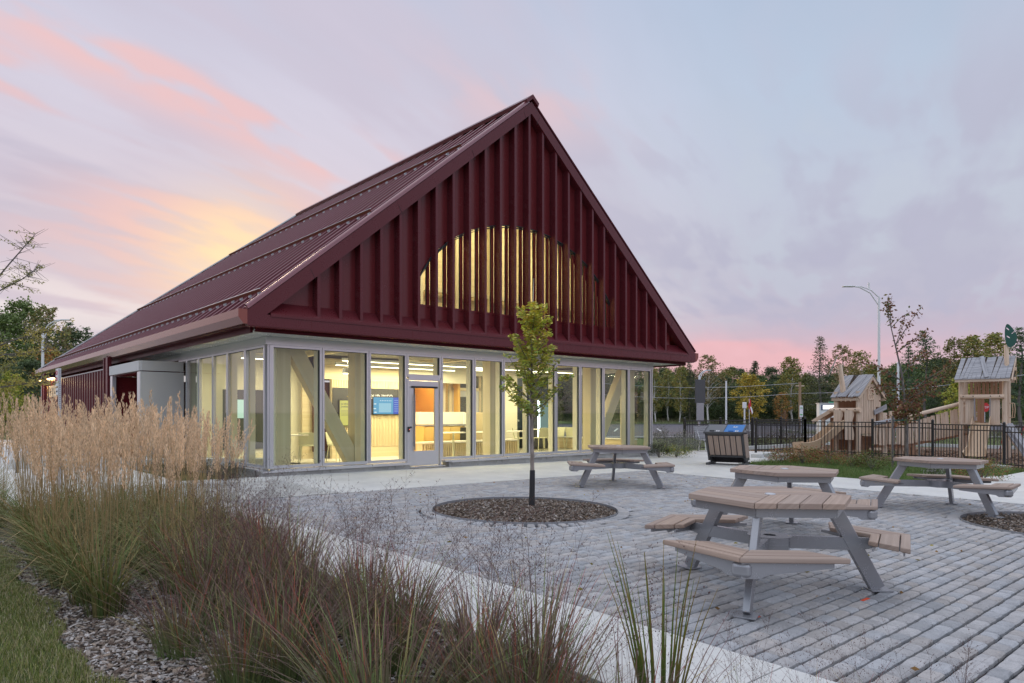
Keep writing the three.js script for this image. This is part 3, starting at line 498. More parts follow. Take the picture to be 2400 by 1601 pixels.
  planeScreen(5.28, 1.55, .92, .5, lit(cv(368, 200, (c, w, h) => { c.fillStyle = '#58a7d6'; c.fillRect(0, 0, w, h); c.fillStyle = '#3f62cf'; c.fillRect(w * .74, 0, w * .26, h); c.fillStyle = 'rgba(210,235,245,.55)'; c.fillRect(w * .2, h * .35, w * .46, h * .55); c.fillStyle = '#e8f4fa'; for (let i = 0; i < 7; i++) { c.beginPath(); c.arc(w * .26 + i * 24, h * .2, 6, 0, 7); c.fill(); } for (const [a, b] of [[.06, .4], [.05, .68], [.07, .9]]) { c.beginPath(); c.ellipse(w * a, h * b, 18, 7, 0, 0, 7); c.fill(); } c.fillStyle = '#a8c4f2'; for (let i = 0; i < 6; i++) c.fillRect(w * .78, h * (.16 + i * .13), 56, 5); }), .95));
  // warm niche behind the door
  part(pav, 'niche_wall', box(2.0, 3.0, .1, 7.3, 1.5, -7.2), M.orange);
  part(pav, 'niche_wall', [box(.08, 3, 2.6, 6.16, 1.5, -5.6, 'z'), box(.08, 3, 2.6, 8.3, 1.5, -5.6, 'z')], M.orange);
  for (let x = 6.34; x < 8.25; x += .075) part(pav, 'batten', box(.045, 2.5, .02, x, 1.28, -7.13, 'y', x), M.orange);
  part(pav, 'niche_door', box(.75, 2.02, .04, 7.0, 1.02, -7.09), std({ color: [.42, .17, .035], roughness: .6 }));
  const lampW = part(pav, 'niche_lamp', box(1.4, .03, .12, 7.2, 2.86, -5.8), glow(1, .62, .22, 10));
  const lw = new THREE.RectAreaLight(new THREE.Color(1, .74, .36), 75, 1.4, .12); lw.position.set(7.2, 2.83, -5.8); lw.lookAt(7.2, 0, -5.8); scene.add(lw);
  part(pav, 'niche_header', box(2.4, .72, .1, 7.2, 2.66, -4.05), M.plaster);
  // counter and kitchen front
  const ct = part(pav, 'service_counter', [box(1.78, .38, .16, 7.05, 1.17, -3.62), box(.12, 1.32, .9, 7.95, .68, -3.95, 'y')], M.laminate);
  part(ct, 'worktop', box(1.76, .045, .6, 7.05, .95, -3.5), M.steel);
  for (let i = 0; i < 3; i++) { const d = part(ct, 'cupboard_door', rbox(.46, .74, .02, 6.42 + i * .48, .53, -3.22, .004), M.cabinet); }
  part(ct, 'cupboard_body', box(1.5, .86, .5, 6.9, .48, -3.49), M.cabinet);
  part(ct, 'niche_shelf', box(.42, .5, .05, 7.72, .62, -3.21), M.board);
  for (let x = 8.02; x < 9.3; x += .052) part(pav, 'batten', box(.034, 1.3, .025, x, .68, -3.5, 'y', x), M.slat);
  part(pav, 'half_wall', box(1.3, 1.34, .1, 8.66, .68, -3.57), M.slat);
  // low slatted bench
  const bn = part(pav, 'slatted_bench', box(3.75, .05, .42, 7.55, .45, -2.75), M.laminate);
  for (let x = 5.75; x < 9.4; x += .075) part(bn, 'slat', box(.045, .38, .03, x, .22, -2.58, 'y', x), M.slat);
  part(bn, 'bench_back', box(3.7, .4, .3, 7.55, .22, -2.8), M.slat);
  for (const [x, z] of [[6.5, -2.2], [7.7, -2.1], [8.9, -2.0]]) { const t = thing('round_table', ['white round cafe table behind the glass door', 'white round cafe table before the slatted bench', 'white round cafe table right of the middle timber column'][Math.round((x - 6.5) / 1.2)], 'table', [x, FLOOR, z]); part(t, 'table_top', new THREE.CylinderGeometry(.36, .36, .03, 28).translate(0, .73, 0), M.laminate); part(t, 'stem', rod([0, 0, 0], [0, .72, 0], .03), M.chair); part(t, 'foot', new THREE.CylinderGeometry(.22, .23, .02, 20).translate(0, .012, 0), M.chair); }
  // glazed screen to the rear entrance
  const gs = part(pav, 'entrance_screen', [box(.1, 2.8, .12, 7.86, 1.4, -4.6, 'y'), box(.1, 2.8, .12, 8.15, 1.4, -4.6, 'y'), box(.1, 2.8, .12, 9.4, 1.4, -4.6, 'y'), box(.1, 2.8, .12, 9.75, 1.4, -4.6, 'y'), box(1.25, .1, .12, 8.78, 2.14, -4.6), box(1.95, .16, .14, 8.8, 2.78, -4.6)], M.glulam);
  part(gs, 'pane', [poly([[8.2, 2.2, -4.6], [9.35, 2.2, -4.6], [9.35, 2.7, -4.6], [8.2, 2.7, -4.6]]), poly([[7.92, .1, -4.6], [8.1, .1, -4.6], [8.1, 2.7, -4.6], [7.92, 2.7, -4.6]]), poly([[9.46, .1, -4.6], [9.69, .1, -4.6], [9.69, 2.7, -4.6], [9.46, 2.7, -4.6]])], M.frit);
  part(gs, 'door', [box(.2, 2.05, .06, 8.34, 1.06, -4.59, 'y'), box(.2, 2.05, .06, 9.24, 1.06, -4.59, 'y'), box(.7, .2, .06, 8.79, 1.98, -4.59)], M.panel);
  part(gs, 'pane', poly([[8.44, .1, -4.59], [9.14, .1, -4.59], [9.14, 1.88, -4.59], [8.44, 1.88, -4.59]]), M.frit);
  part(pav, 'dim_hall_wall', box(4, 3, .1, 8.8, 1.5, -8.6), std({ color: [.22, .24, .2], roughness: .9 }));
  // wall pier, dark board, drinks machine
  part(pav, 'wall_pier', box(.75, 3.0, .5, 10.22, 1.5, -4.2), M.plaster);
  part(pav, 'dark_board', box(.62, 1.5, .03, 11.0, 1.5, -4.45), std({ color: [.03, .045, .06], roughness: .4 }));
  { const t = text('ations', .09); t.translate(10.78, 1.02, -4.43); part(pav, 'board_lettering', t, M.white); }
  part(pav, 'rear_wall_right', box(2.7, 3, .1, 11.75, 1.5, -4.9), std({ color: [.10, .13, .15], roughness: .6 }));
  const vm = thing('drinks_machine', 'lit drinks machine glowing white behind the ginkgo trunk', 'vending machine', [11.85, FLOOR, -4.35]);
  part(vm, 'cabinet', rbox(.8, 1.8, .7, 0, .92, 0, .02), M.darkGrey); part(vm, 'lit_front', box(.12, 1.35, .01, -.16, 1.1, .357), glow(.85, .95, 1, 3)); part(vm, 'product_window', box(.46, 1.2, .012, .14, 1.15, .357), glow(.35, .5, .5, .5));
  const po = part(pav, 'wall_poster', box(.34, .5, .01, 12.45, 1.55, -4.83), std({ color: [.55, .66, .6], roughness: .8 })); for (let i = 0; i < 6; i++) part(po, 'picture_square', box(.06, .07, .004, 12.35 + (i % 3) * .1, 1.62 - Math.floor(i / 3) * .17, -4.822), [M.red, M.green, M.brownBoard][i % 3]);
  // hanging linear lamps: glowing strip, and the light it gives
  const lampMat = glow(1, .90, .62, 7);
  const hang = (x0, x1, z, y, label) => {
    const l = thing('linear_pendant_lamp', label, 'lamp', [(x0 + x1) / 2, y, z]); const w = x1 - x0;
    part(l, 'housing', box(w, .07, .09), M.white); part(l, 'lamp_strip', box(w - .02, .012, .07, 0, -.042, 0), lampMat);
    for (const s of [-.4, .4]) part(l, 'cable', rod([s * w, .035, 0], [s * w, .22, 0], .004, .004, 4), M.galv);
    const r = new THREE.RectAreaLight(new THREE.Color(1, .87, .58), 145, w, .07); r.position.set((x0 + x1) / 2, y - .052, z); r.lookAt((x0 + x1) / 2, 0, z + .001); scene.add(r);
  };
  hang(2.9, 7.6, -2.2, 2.74, 'long white linear lamp hanging nearest the front glass, lit'); hang(3.3, 7.4, -3.35, 2.70, 'long white linear lamp hanging in front of the info wall, lit'); hang(8.4, 12.2, -2.6, 2.76, 'white linear lamp hanging at the right end of the room, lit'); hang(.6, 2.2, -3.1, 2.74, 'short white linear lamp at the left end of the room, lit');
  const pl = thing('dome_pendant', 'small white drum lamp hanging left of the info wall', 'lamp', [3.05, 2.44, -2.2]); part(pl, 'shade', new THREE.CylinderGeometry(.13, .15, .14, 20, 1).translate(0, 0, 0), M.white); part(pl, 'lamp_disc', new THREE.CylinderGeometry(.12, .12, .01, 20).translate(0, -.075, 0), lampMat); part(pl, 'cable', rod([0, .07, 0], [0, .5, 0], .004, .004, 4), M.galv);
  // lit cove above the entrance screen
  part(pav, 'cove_shelf', [box(5.2, .05, .5, 9.6, 2.62, -4.25), box(5.2, .16, .04, 9.6, 2.66, -4.0)], M.plaster);
  part(pav, 'cove_lamp', box(5.1, .14, .02, 9.6, 2.80, -4.42), glow(1, .92, .66, 3.2));
  // loft behind the arched window
  part(pav, 'loft_floor', box(W0 - .2, .05, 7, W0 / 2, 3.2, -3.2), M.slat);
  part(pav, 'loft_wall', poly([[.4, 3.2, -.75], [12.7, 3.2, -.75], [12.7, 3.9, -.75], [UC, 8.95, -.75], [.4, 3.9, -.75]]), M.slat);
  for (let x = 1.9; x < 12; x += 1.16) { const h = Math.max(.4, roofY(x) - 4.1); part(pav, 'loft_post', box(.11, h, .11, x, 3.22 + h / 2, -.55, 'y'), M.glulam); }
  part(pav, 'loft_beam', box(8.6, .12, .1, UC, 4.55, -.6), M.glulam);
  for (const [x, y, w] of [[3.75, 5.95, 1.5], [5.2, 6.75, 1.2], [6.54, 7.25, 1.2], [7.9, 6.75, 1.2], [9.35, 5.95, 1.5]]) { const l = part(pav, 'loft_lamp', box(w, .05, .10, x, y, .66), M.white); part(l, 'lamp_strip', box(w - .02, .012, .08, x, y - .032, .66), lampMat);
    const r = new THREE.RectAreaLight(new THREE.Color(1, .84, .50), 190, w, .08); r.position.set(x, y - .045, .66); r.lookAt(x, y - 2.4, -.9); scene.add(r); }
  // chairs
  function chair() {
    const c = new THREE.Group(); c.name = 'cafe_chair';
    part(c, 'seat', rbox(.42, .025, .40, 0, .455, 0, .01), M.chair);
    part(c, 'backrest', [bar([0, .48, -.19], [0, .80, -.26], .42, .018, new THREE.Vector3(0, 0, 1), 0, .006)], M.chair);
    for (const [x, z] of [[-.18, .17], [.18, .17], [-.18, -.16], [.18, -.16]]) part(c, 'leg', rod([x, .45, z], [x * 1.28, 0, z * 1.28], .018, .012, 8), M.chair);
    part(c, 'seat_rail', [rod([-.19, .44, -.17], [-.19, .62, -.215], .012), rod([.19, .44, -.17], [.19, .62, -.215], .012)], M.chair);
    return c;
  }
  const proto = chair();
  const spots = [[2.25, 2.85, 2.6, 'pale plastic chair right behind the timber brace, seen from the back'], [1.7, 3.5, -.4, 'pale plastic chair beside the first timber column'], [3.05, 2.75, .5, 'pale plastic chair under the timber brace, before the info wall'], [10.05, 3.2, .9, 'pale plastic chair seen sideways left of the ginkgo trunk'], [10.8, 2.95, 2.9, 'pale plastic chair seen from behind, right of the ginkgo trunk'], [11.9, 3.3, -1.3, 'pale plastic chair facing right, before the dark side glass'], [12.4, 2.9, 1.6, 'pale plastic chair facing left, before the dark side glass']];
  for (const [x, v, t, l] of spots) { const c = proto.clone(); c.name = numbered('cafe_chair'); tag(c, l, 'chair', 'chairs in the lit room'); c.position.set(x, FLOOR, -v); c.rotation.y = t; scene.add(c); }
  const tb = thing('square_table', 'white table between the chairs behind the first pane', 'table', [1.75, FLOOR, -2.9]); part(tb, 'table_top', rbox(.75, .03, .7, 0, .735, 0, .008), M.laminate); part(tb, 'stem', rod([0, 0, 0], [0, .72, 0], .03), M.darkGrey); part(tb, 'foot', rbox(.45, .015, .45, 0, .01, 0, .005), M.darkGrey);
  const tb2 = thing('square_table', 'white table among the chairs at the right end of the room', 'table', [11.3, FLOOR, -3.3]); part(tb2, 'table_top', rbox(.9, .03, .7, 0, .735, 0, .008), M.laminate); part(tb2, 'stem', rod([0, 0, 0], [0, .72, 0], .03), M.chair); part(tb2, 'foot', rbox(.45, .015, .45, 0, .01, 0, .005), M.chair);
  const bw = thing('wall_bench', 'pale low bench along the foot of the dark side glass', 'bench', [12.8, FLOOR, -2.6]); part(bw, 'bench_seat', rbox(.36, .04, 4.2, 0, .42, 0, .01, 'z'), M.laminate); part(bw, 'bench_front', box(.3, .38, 4.2, 0, .2, 0, 'z'), M.slat);
}

// ================================================================ GROUND
{
  // one sheet to the horizon: near part follows the fall of the plaza
  const g = new THREE.PlaneGeometry(1600, 1600, 200, 200).rotateX(-Math.PI / 2); const p = g.attributes.position;
  const warp = (t) => Math.sign(t) * Math.pow(Math.abs(t) / 800, 2.6) * 800; for (let i = 0; i < p.count; i++) { p.setX(i, warp(p.getX(i))); p.setZ(i, warp(p.getZ(i))); }
  drape(g, -.16); const q = uvm(g, 'x'); q.computeVertexNormals();
  const o = part(scene, 'ground', q, M.meadow); o.userData.kind = 'structure';
}
const slabList = [];
const walk = structure('concrete_walk');
function slab(x0, x1, v0, v1, parent = walk, name = 'slab', mat = M.concrete) { const g = rbox(x1 - x0 - .010, .14, v1 - v0 - .010, (x0 + x1) / 2, -.07, -(v0 + v1) / 2, .006, 'x', rnd() * 7); part(parent, name, drape(g), mat); }
seed(21);
for (const [a, b] of [[-3.1, -.2], [-.2, 2.3], [2.3, 4.9], [4.9, 7.9], [7.9, 10.3], [10.3, 12.9]]) slab(a, b, -3.64, -.14);
slab(12.9, 15.6, -3.64, -.14); slab(15.6, 19.2, -2.2, 1.2); slab(12.9, 15.6, -.14, 1.2);
for (let v = -3.66; v > -16; v -= 2.95) slab(-3.1, -2.14, v - 2.95, v);
for (const [a, b] of [[-6.4, -3.64], [-9.3, -6.4], [-12.2, -9.3], [-16, -12.2]]) { slab(7.92, 10.3, a, b); if (b < -9) slab(10.3, 14, a, b); }
slab(14, 20, -16, -9.6); slab(10.3, 12.2, -5.2, -3.64);
for (let v = -3.64; v < 26; v += 3.1) { slab(-3.1, -1.75, v, v + 3.1); if (v > 3) slab(-1.75, -.2, v, v + 3.1); slab(-6, -3.1, v + 1, v + 4.1); }
slab(-1.75, -.2, -3.64, -.9 + .0); 
// pavers: rows 12 cm deep, lengths as they come; the nearest 300 are pieces of their own
{
  const plaza = structure('paved_plaza');
  part(plaza, 'gravel_joint', drape(new THREE.PlaneGeometry(10.2, 12.4, 24, 24).rotateX(-Math.PI / 2).translate(2.9, -.034, 9.86)), M.gravel);
  const geo = (w, d) => {                                          // a tumbled stone: flat top, soft uneven arris
    const c = .012, h = .05, jit = () => rr(-.0035, .0035), T = [], B = []; const ring = [[-1, -1], [-.3, -1], [.35, -1], [1, -1], [1, 0], [1, 1], [.3, 1], [-.35, 1], [-1, 1], [-1, 0]];
    for (const [a, b] of ring) { const k = Math.abs(a) === 1 && Math.abs(b) === 1 ? .88 : 1; B.push([a * w / 2 * (k > .9 ? 1 : .965) + jit(), -.012, b * d / 2 * (k > .9 ? 1 : .95) + jit()]); T.push([a * (w / 2 - c) * (k > .9 ? 1 : .96), 0, b * (d / 2 - c) * (k > .9 ? 1 : .93)]); }
    const pos = []; const tri = (a, b, c) => pos.push(...a, ...b, ...c), n = ring.length, m = [0, .001, 0];
    for (let i = 0; i < n; i++) { const j = (i + 1) % n; tri(m, T[j], T[i]); tri(T[i], T[j], B[j]); tri(T[i], B[j], B[i]); const b0 = [B[i][0], -h, B[i][2]], b1 = [B[j][0], -h, B[j][2]]; tri(B[i], B[j], b1); tri(B[i], b1, b0); }
    const g = new THREE.BufferGeometry(); g.setAttribute('position', new THREE.Float32BufferAttribute(pos, 3)); g.computeVertexNormals(); return uvm(g, 'x', rnd() * 9);
  };
  const widths = [.115, .15, .185, .22], variants = widths.map((w) => [0, 1, 2].map(() => geo(w - .006, .099)));
  const list = [], pits = [[.93, 7.02, 1.5], [5.55, 12.55, 1.5]];
  for (let v = -3.72; v > -15.9; v -= .12) {
    let x = -2.13 + rr(-.01, 0);
    while (x < 7.9) { const k = rnd() < .12 ? 0 : rnd() < .45 ? 1 : rnd() < .6 ? 2 : 3, w = widths[k]; if (x + w > 7.93) break; const cx = x + w / 2, z = -v; x += w; if (pits.some(([a, b, r]) => Math.hypot(cx - a, z - b) < r + .005)) continue; list.push({ k, j: Math.floor(rnd() * 3), x: cx, z, t: rr(.80, 1.12), h: rr(-.05, .05), dy: rr(-.004, .003), rx: rr(-.012, .012), rz: rr(-.012, .012) }); }
  }
  for (const [a, b, r] of pits) for (let i = 0; i < 64; i++) { const w = i / 64 * Math.PI * 2; list.push({ k: 1, j: i % 3, x: a + Math.cos(w) * (r - .095), z: b + Math.sin(w) * (r - .095), t: rr(.85, 1.1), h: rr(-.04, .04), dy: rr(.003, .006), rx: 0, rz: 0, ry: -w, sx: 1.15 }); }
  const inView = (o) => { const dx = o.x - EYE.x, dz = o.z - EYE.z, D = dx * FWD.x + dz * FWD.z, X = dx * RGT.x + dz * RGT.z; o.D = D; const y = 968 + 1637 * (1.33 - G(o.x, o.z)) / D, px = 1200 + 1637 * X / D; return D > 1 && y < 1640 && px > -40 && px < 2440; };
  const vis = list.filter(inView).sort((a, b) => a.D - b.D), near = new Set(vis.slice(0, 300));
  const q = new THREE.Quaternion(), e = new THREE.Euler(), M4 = new THREE.Matrix4();
  const colour = (o) => new THREE.Color(.41 * o.t * (1 + o.h), .40 * o.t, .40 * o.t * (1 - o.h));
  const mats = [...Array(8)].map((_, i) => { const m = M.paver.clone(); const t = .82 + .04 * i; m.color.setRGB(.41 * t * (1 + (i % 3 - 1) * .035), .40 * t, .40 * t * (1 - (i % 3 - 1) * .035)); return m; });
  const matrix = (o) => M4.compose(new THREE.Vector3(o.x, G(o.x, o.z) + o.dy, o.z), q.setFromEuler(e.set(o.rx + .0085, o.ry ?? 0, o.rz - .008)), new THREE.Vector3(o.sx ?? 1, 1, 1));
  for (const o of near) { const m = new THREE.Mesh(variants[o.k][o.j], mats[Math.floor(rnd() * 8)]); m.name = 'paver'; matrix(o); m.position.setFromMatrixPosition(M4); m.quaternion.copy(q); plaza.add(m); }
  const rest = vis.filter((o) => !near.has(o));
  for (let k = 0; k < 4; k++) for (let j = 0; j < 3; j++) { const L = rest.filter((o) => o.k === k && o.j === j); if (!L.length) continue; const im = new THREE.InstancedMesh(variants[k][j], M.paver, L.length); im.name = 'paver_field'; im.userData.kind = 'stuff'; L.forEach((o, i) => { im.setMatrixAt(i, matrix(o)); im.setColorAt(i, colour(o)); }); plaza.add(im); }
  // the same stones beyond the edges of the picture
  const out = list.filter((o) => !vis.includes(o) ); { const im = new THREE.InstancedMesh(variants[1][0], M.paver, out.length); im.name = 'paver_field'; im.userData.kind = 'stuff'; out.forEach((o, i) => { im.setMatrixAt(i, matrix(o)); im.setColorAt(i, colour(o)); }); plaza.add(im); }
}
// tree pits: steel edge ring and wood chips
const chipGeo = [0, 1, 2].map((i) => { seed(300 + i); const g = new THREE.BoxGeometry(1, .16, .36); const p = g.attributes.position; for (let k = 0; k < p.count; k++) { p.setXYZ(k, p.getX(k) + rr(-.18, .18), p.getY(k) + rr(-.05, .05), p.getZ(k) + rr(-.12, .12)); } g.computeVertexNormals(); return g; });
const chipMat = std({ color: [1, 1, 1], roughness: .9 });
function chips(parent, n, place, palette, smin, smax, name = 'wood_chip_layer') {
  for (let j = 0; j < 3; j++) { const im = new THREE.InstancedMesh(chipGeo[j], chipMat, Math.floor(n / 3)); im.name = name; im.userData.kind = 'stuff'; const m = new THREE.Matrix4(), q = new THREE.Quaternion(), e = new THREE.Euler(), c = new THREE.Color();
    for (let i = 0; i < im.count; i++) { const [x, y, z] = place(), s = rr(smin, smax); im.setMatrixAt(i, m.compose(new THREE.Vector3(x, y, z), q.setFromEuler(e.set(rr(-.5, .5), rr(0, 6.28), rr(-.5, .5))), new THREE.Vector3(s, s * rr(.6, 1.4), s * rr(.6, 1.2)))); const k = palette[Math.floor(rnd() * palette.length)], b = rr(.7, 1.2); c.setRGB(k[0] * b, k[1] * b, k[2] * b); im.setColorAt(i, c); }
    parent.add(im); }
}
const chipPal = [[.17, .12, .085], [.24, .185, .14], [.32, .27, .225], [.10, .07, .05], [.36, .32, .29], [.20, .14, .10]];
for (const [x, z, r, n] of [[.93, 7.02, 1.32, 5200], [5.55, 12.55, 1.32, 2400]]) {
  const pit = structure('tree_pit'); pit.position.set(0, 0, 0);
  part(pit, 'steel_edging', drape(new THREE.CylinderGeometry(r, r, .08, 72, 1, true).translate(x, -.015, z)), M.steel);
  part(pit, 'pit_soil', drape(new THREE.CircleGeometry(r, 48).rotateX(-Math.PI / 2).translate(x, -.03, z)), M.soil);
  seed(41 + n); chips(pit, Math.round(n * 1.5), () => { const a = rr(0, 6.283), q = Math.sqrt(rnd()) * (r - .02), X = x + Math.cos(a) * q, Z = z + Math.sin(a) * q; return [X, G(X, Z) - .015 + .03 * (1 - (q / r) ** 2) + rr(0, .012), Z]; }, chipPal, .014, .045);
}
// planting bed at the left, with a chip mulch, and the lawn beside it
{
  const bed = structure('planting_bed'); seed(51);
  const g = new THREE.PlaneGeometry(1.95, 13.4, 16, 80).rotateX(-Math.PI / 2).translate(-4.07, -.035, 10.4); part(bed, 'bed_soil', drape(g), M.soil);
  chips(bed, 36000, () => { const near = rnd() < .8, x = near ? rr(-5.1, -4.2) : rr(-4.3, -3.12), z = rr(5.2, 12.6); return [x, G(x, z) - .022 + rr(0, .016), z]; }, [[.34, .29, .25], [.40, .36, .33], [.22, .165, .13], [.12, .085, .065], [.46, .43, .41], [.28, .22, .17]], .012, .042, 'mulch_layer');
  chips(bed, 3000, () => { const x = rr(-5, -3.1), z = rr(12, 16); return [x, G(x, z) - .022 + rr(0, .016), z]; }, chipPal, .02, .06, 'mulch_layer');
}
// grass blades: many, one object a lawn
const bladeGeo = (() => { const s = new Soup(); const pts = [[0, 0, 0], [0, .4, .03], [0, .75, .11], [0, 1, .25]]; s.ribbon(pts, .11, .012, [1, 1, 1], [1, 1, 1], [1, 0, 0]); const g = s.build(); g.deleteAttribute('color'); return g; })();
const bladeMat = phys({ color: [1, 1, 1], roughness: .65, transmission: .3, thickness: 0 });
function grass(name, n, place, hmin, hmax, palette, label, category, wide = 1) {
  const im = new THREE.InstancedMesh(bladeGeo, bladeMat, n); im.name = numbered(name); tag(im, label, category, null, 'stuff'); const m = new THREE.Matrix4(), q = new THREE.Quaternion(), e = new THREE.Euler(), c = new THREE.Color();
  for (let i = 0; i < n; i++) { const [x, y, z, k = 1] = place(), h = rr(hmin, hmax) * k; im.setMatrixAt(i, m.compose(new THREE.Vector3(x, y, z), q.setFromEuler(e.set(rr(-.45, .45), rr(0, 6.283), rr(-.45, .45))), new THREE.Vector3(wide * rr(.03, .06), h, h * rr(.4, 1.6)))); const p = palette[Math.floor(rnd() * palette.length)], b = rr(.75, 1.2); im.setColorAt(i, c.setRGB(p[0] * b, p[1] * b, p[2] * b)); }
  scene.add(im);
}
{
  part(structure('lawn'), 'turf', drape(new THREE.PlaneGeometry(9, 22, 20, 40).rotateX(-Math.PI / 2).translate(-9.56, -.02, 6)), M.turfBase);
  seed(61);
  const pal = [[.20, .25, .045], [.25, .29, .06], [.16, .21, .04], [.31, .30, .09], [.46, .39, .19], [.50, .43, .27], [.13, .17, .035]];
  const edge = (z) => -5.06 + .05 * Math.sin(z * 3.1) + .03 * Math.sin(z * 9.7);
  grass('lawn_grass', 120000, () => { const z = 4.5 + 8.0 * Math.pow(rnd(), .8), x = edge(z) - 2.6 * Math.pow(rnd(), 1.25); return [x, G(x, z) - .02, z]; }, .025, .06, pal, 'mown green lawn at the lower left beside the mulch strip', 'lawn');
  // rough lawn strip between the concrete and the playground fence
  const st = structure('lawn'); part(st, 'turf', drape(poly([[10.3, 0, 5.1], [10.3, 0, 9.55], [17.2, 0, 9.55], [18.6, 0, 3.0], [12.2, 0, 3.6]].reverse()), -.03), M.turfBase);
  seed(62);
  const inside = (x, z) => x > 10.32 + .06 * Math.sin(z * 5) && z < 9.52 && z > 3.7 + (x < 12.2 ? 1.5 : 0);
  grass('lawn_grass', 42000, () => { let x, z; do { x = rr(10.3, 17.0); z = rr(3.4, 9.55); } while (!inside(x, z)); return [x, G(x, z) - .03, z, .7 + .5 * noise2(x * 1.3, z * 1.3)]; }, .08, .20, [[.085, .18, .025], [.11, .22, .03], [.07, .145, .022], [.15, .24, .045], [.22, .25, .075]], 'tall bright green grass strip between the plaza and the playground fence', 'grass', 1.3);
}

// ================================================================ PLANTS IN THE BEDS
// feather reed grass: arching green leaves, stiff straw culms, a narrow tan plume on each
function featherGrass(sd, nC, H) {
  seed(sd); const leaves = new Soup(), culms = new Soup(), plumes = new Soup();
  for (let i = 0; i < 150; i++) { const a = rr(0, 6.283), r = Math.sqrt(rnd()) * .13, len = rr(.35, .85), out = rr(.3, 1.4), b = [Math.cos(a) * r, 0, Math.sin(a) * r], d = [Math.cos(a + rr(-.6, .6)), Math.sin(a + rr(-.6, .6))], pts = []; for (let k = 0; k <= 4; k++) { const t = k / 4; pts.push([b[0] + d[0] * out * len * t * t * 1.1, len * (t - .42 * out * t * t * t), b[2] + d[1] * out * len * t * t * 1.1]); } const g = rnd(), c0 = g < .6 ? [.08, .12, .03] : [.14, .13, .045], c1 = g < .35 ? [.15, .22, .045] : g < .8 ? [.27, .24, .08] : [.45, .30, .12]; leaves.ribbon(pts, rr(.009, .015), .001, c0, c1, [-d[1], 0, d[0]]); }
  for (let i = 0; i < nC; i++) {
    const a = rr(0, 6.283), r = Math.sqrt(rnd()) * .12, lean = rr(0, .16) + (rnd() < .06 ? .25 : 0), h = H * rr(.78, 1.05), d = [Math.cos(a + rr(-.5, .5)) * lean + .02, Math.sin(a + rr(-.5, .5)) * lean], b = [Math.cos(a) * r, Math.sin(a) * r], P = (t) => [b[0] + d[0] * h * t * (.6 + .5 * t), h * t, b[1] + d[1] * h * t * (.6 + .5 * t)];
    const side = rnd() < .5 ? [1, 0, 0] : [.66, 0, .75], straw = rnd() < .75 ? [.50, .34, .17] : [.36, .27, .13]; culms.ribbon([P(0), P(.3), P(.6), P(.86)], .0042, .0026, rnd() < .5 ? [.14, .14, .05] : [.26, .19, .075], straw, side); culms.ribbon([P(0), P(.3), P(.6), P(.86)], .0042, .0026, [.2, .16, .06], straw, [side[2], 0, side[0]]);
    const pl = rr(.20, .31) / h, n = 60, tone = rr(.85, 1.2), wd = rr(.013, .024);
    for (let k = 0; k < n; k++) { const t = 1 - pl * (1 - k / n), env = Math.sin(Math.PI * Math.pow((k + .6) / (n + .4), .8)) * wd + .003, c = P(t), w = rr(0, 6.283), s = rr(.55, 1), col = [.90 * tone * s + .06, .68 * tone * s + .04, .45 * tone * s + .03]; plumes.leaf(c[0] + Math.cos(w) * env * .42, c[1], c[2] + Math.sin(w) * env * .42, rr(.020, .036), .0085, col, [Math.cos(w) * .26, .95, Math.sin(w) * .26]); }
  }
  const g = new THREE.Group(); part(g, 'foliage', leaves.build(), M.leafy); part(g, 'stems', culms.build(), M.foliage); part(g, 'plumes', plumes.build(), M.leafy); return g;
}
{
  const protos = [[101, 32, 1.42], [102, 26, 1.36], [103, 36, 1.45], [104, 24, 1.3]].map((a) => featherGrass(...a)); let n = 0;
  const spots = []; seed(71);
  // two staggered rows in the back part of the bed, thinning out to the right
  for (let i = 0; i < 9; i++) spots.push([-4.82 + rr(-.08, .08), 9.1 - i * .52 + rr(-.1, .1), 1]);
  for (let i = 0; i < 9; i++) spots.push([-4.25 + rr(-.08, .08), 8.7 - i * .56 + rr(-.1, .1), 1.0]);
  for (let i = 0; i < 7; i++) spots.push([-3.72 + rr(-.06, .06), 7.9 - i * .62 + rr(-.1, .1), .98]);
  for (const [x, z, s] of [[-3.25, 7.0, .92], [-3.3, 6.2, .97], [-3.2, 5.3, 1.0], [-3.28, 4.5, .98]]) spots.push([x, z, s]);
  for (let i = 0; i < 5; i++) spots.push([-5.0 + rr(-.15, .15), 4.2 - i * .7, 1.0]);
  spots.forEach(([x, z, s], i) => { const c = protos[i % 4].clone(); c.name = numbered('feather_reed_grass'); const last = x === -3.25; tag(c, last ? 'last tan feather grass clump at the right end, standing apart before the glass corner' : 'tan feathery reed grass clump with upright plumes in the long planting bed', 'ornamental grass', 'feather reed grasses'); c.position.set(x, G(x, z) - .03, z); c.rotation.y = rr(0, 6.28); c.scale.set(s * rr(.9, 1.1), s * rr(.94, 1.05), s * rr(.9, 1.1)); scene.add(c); });
}
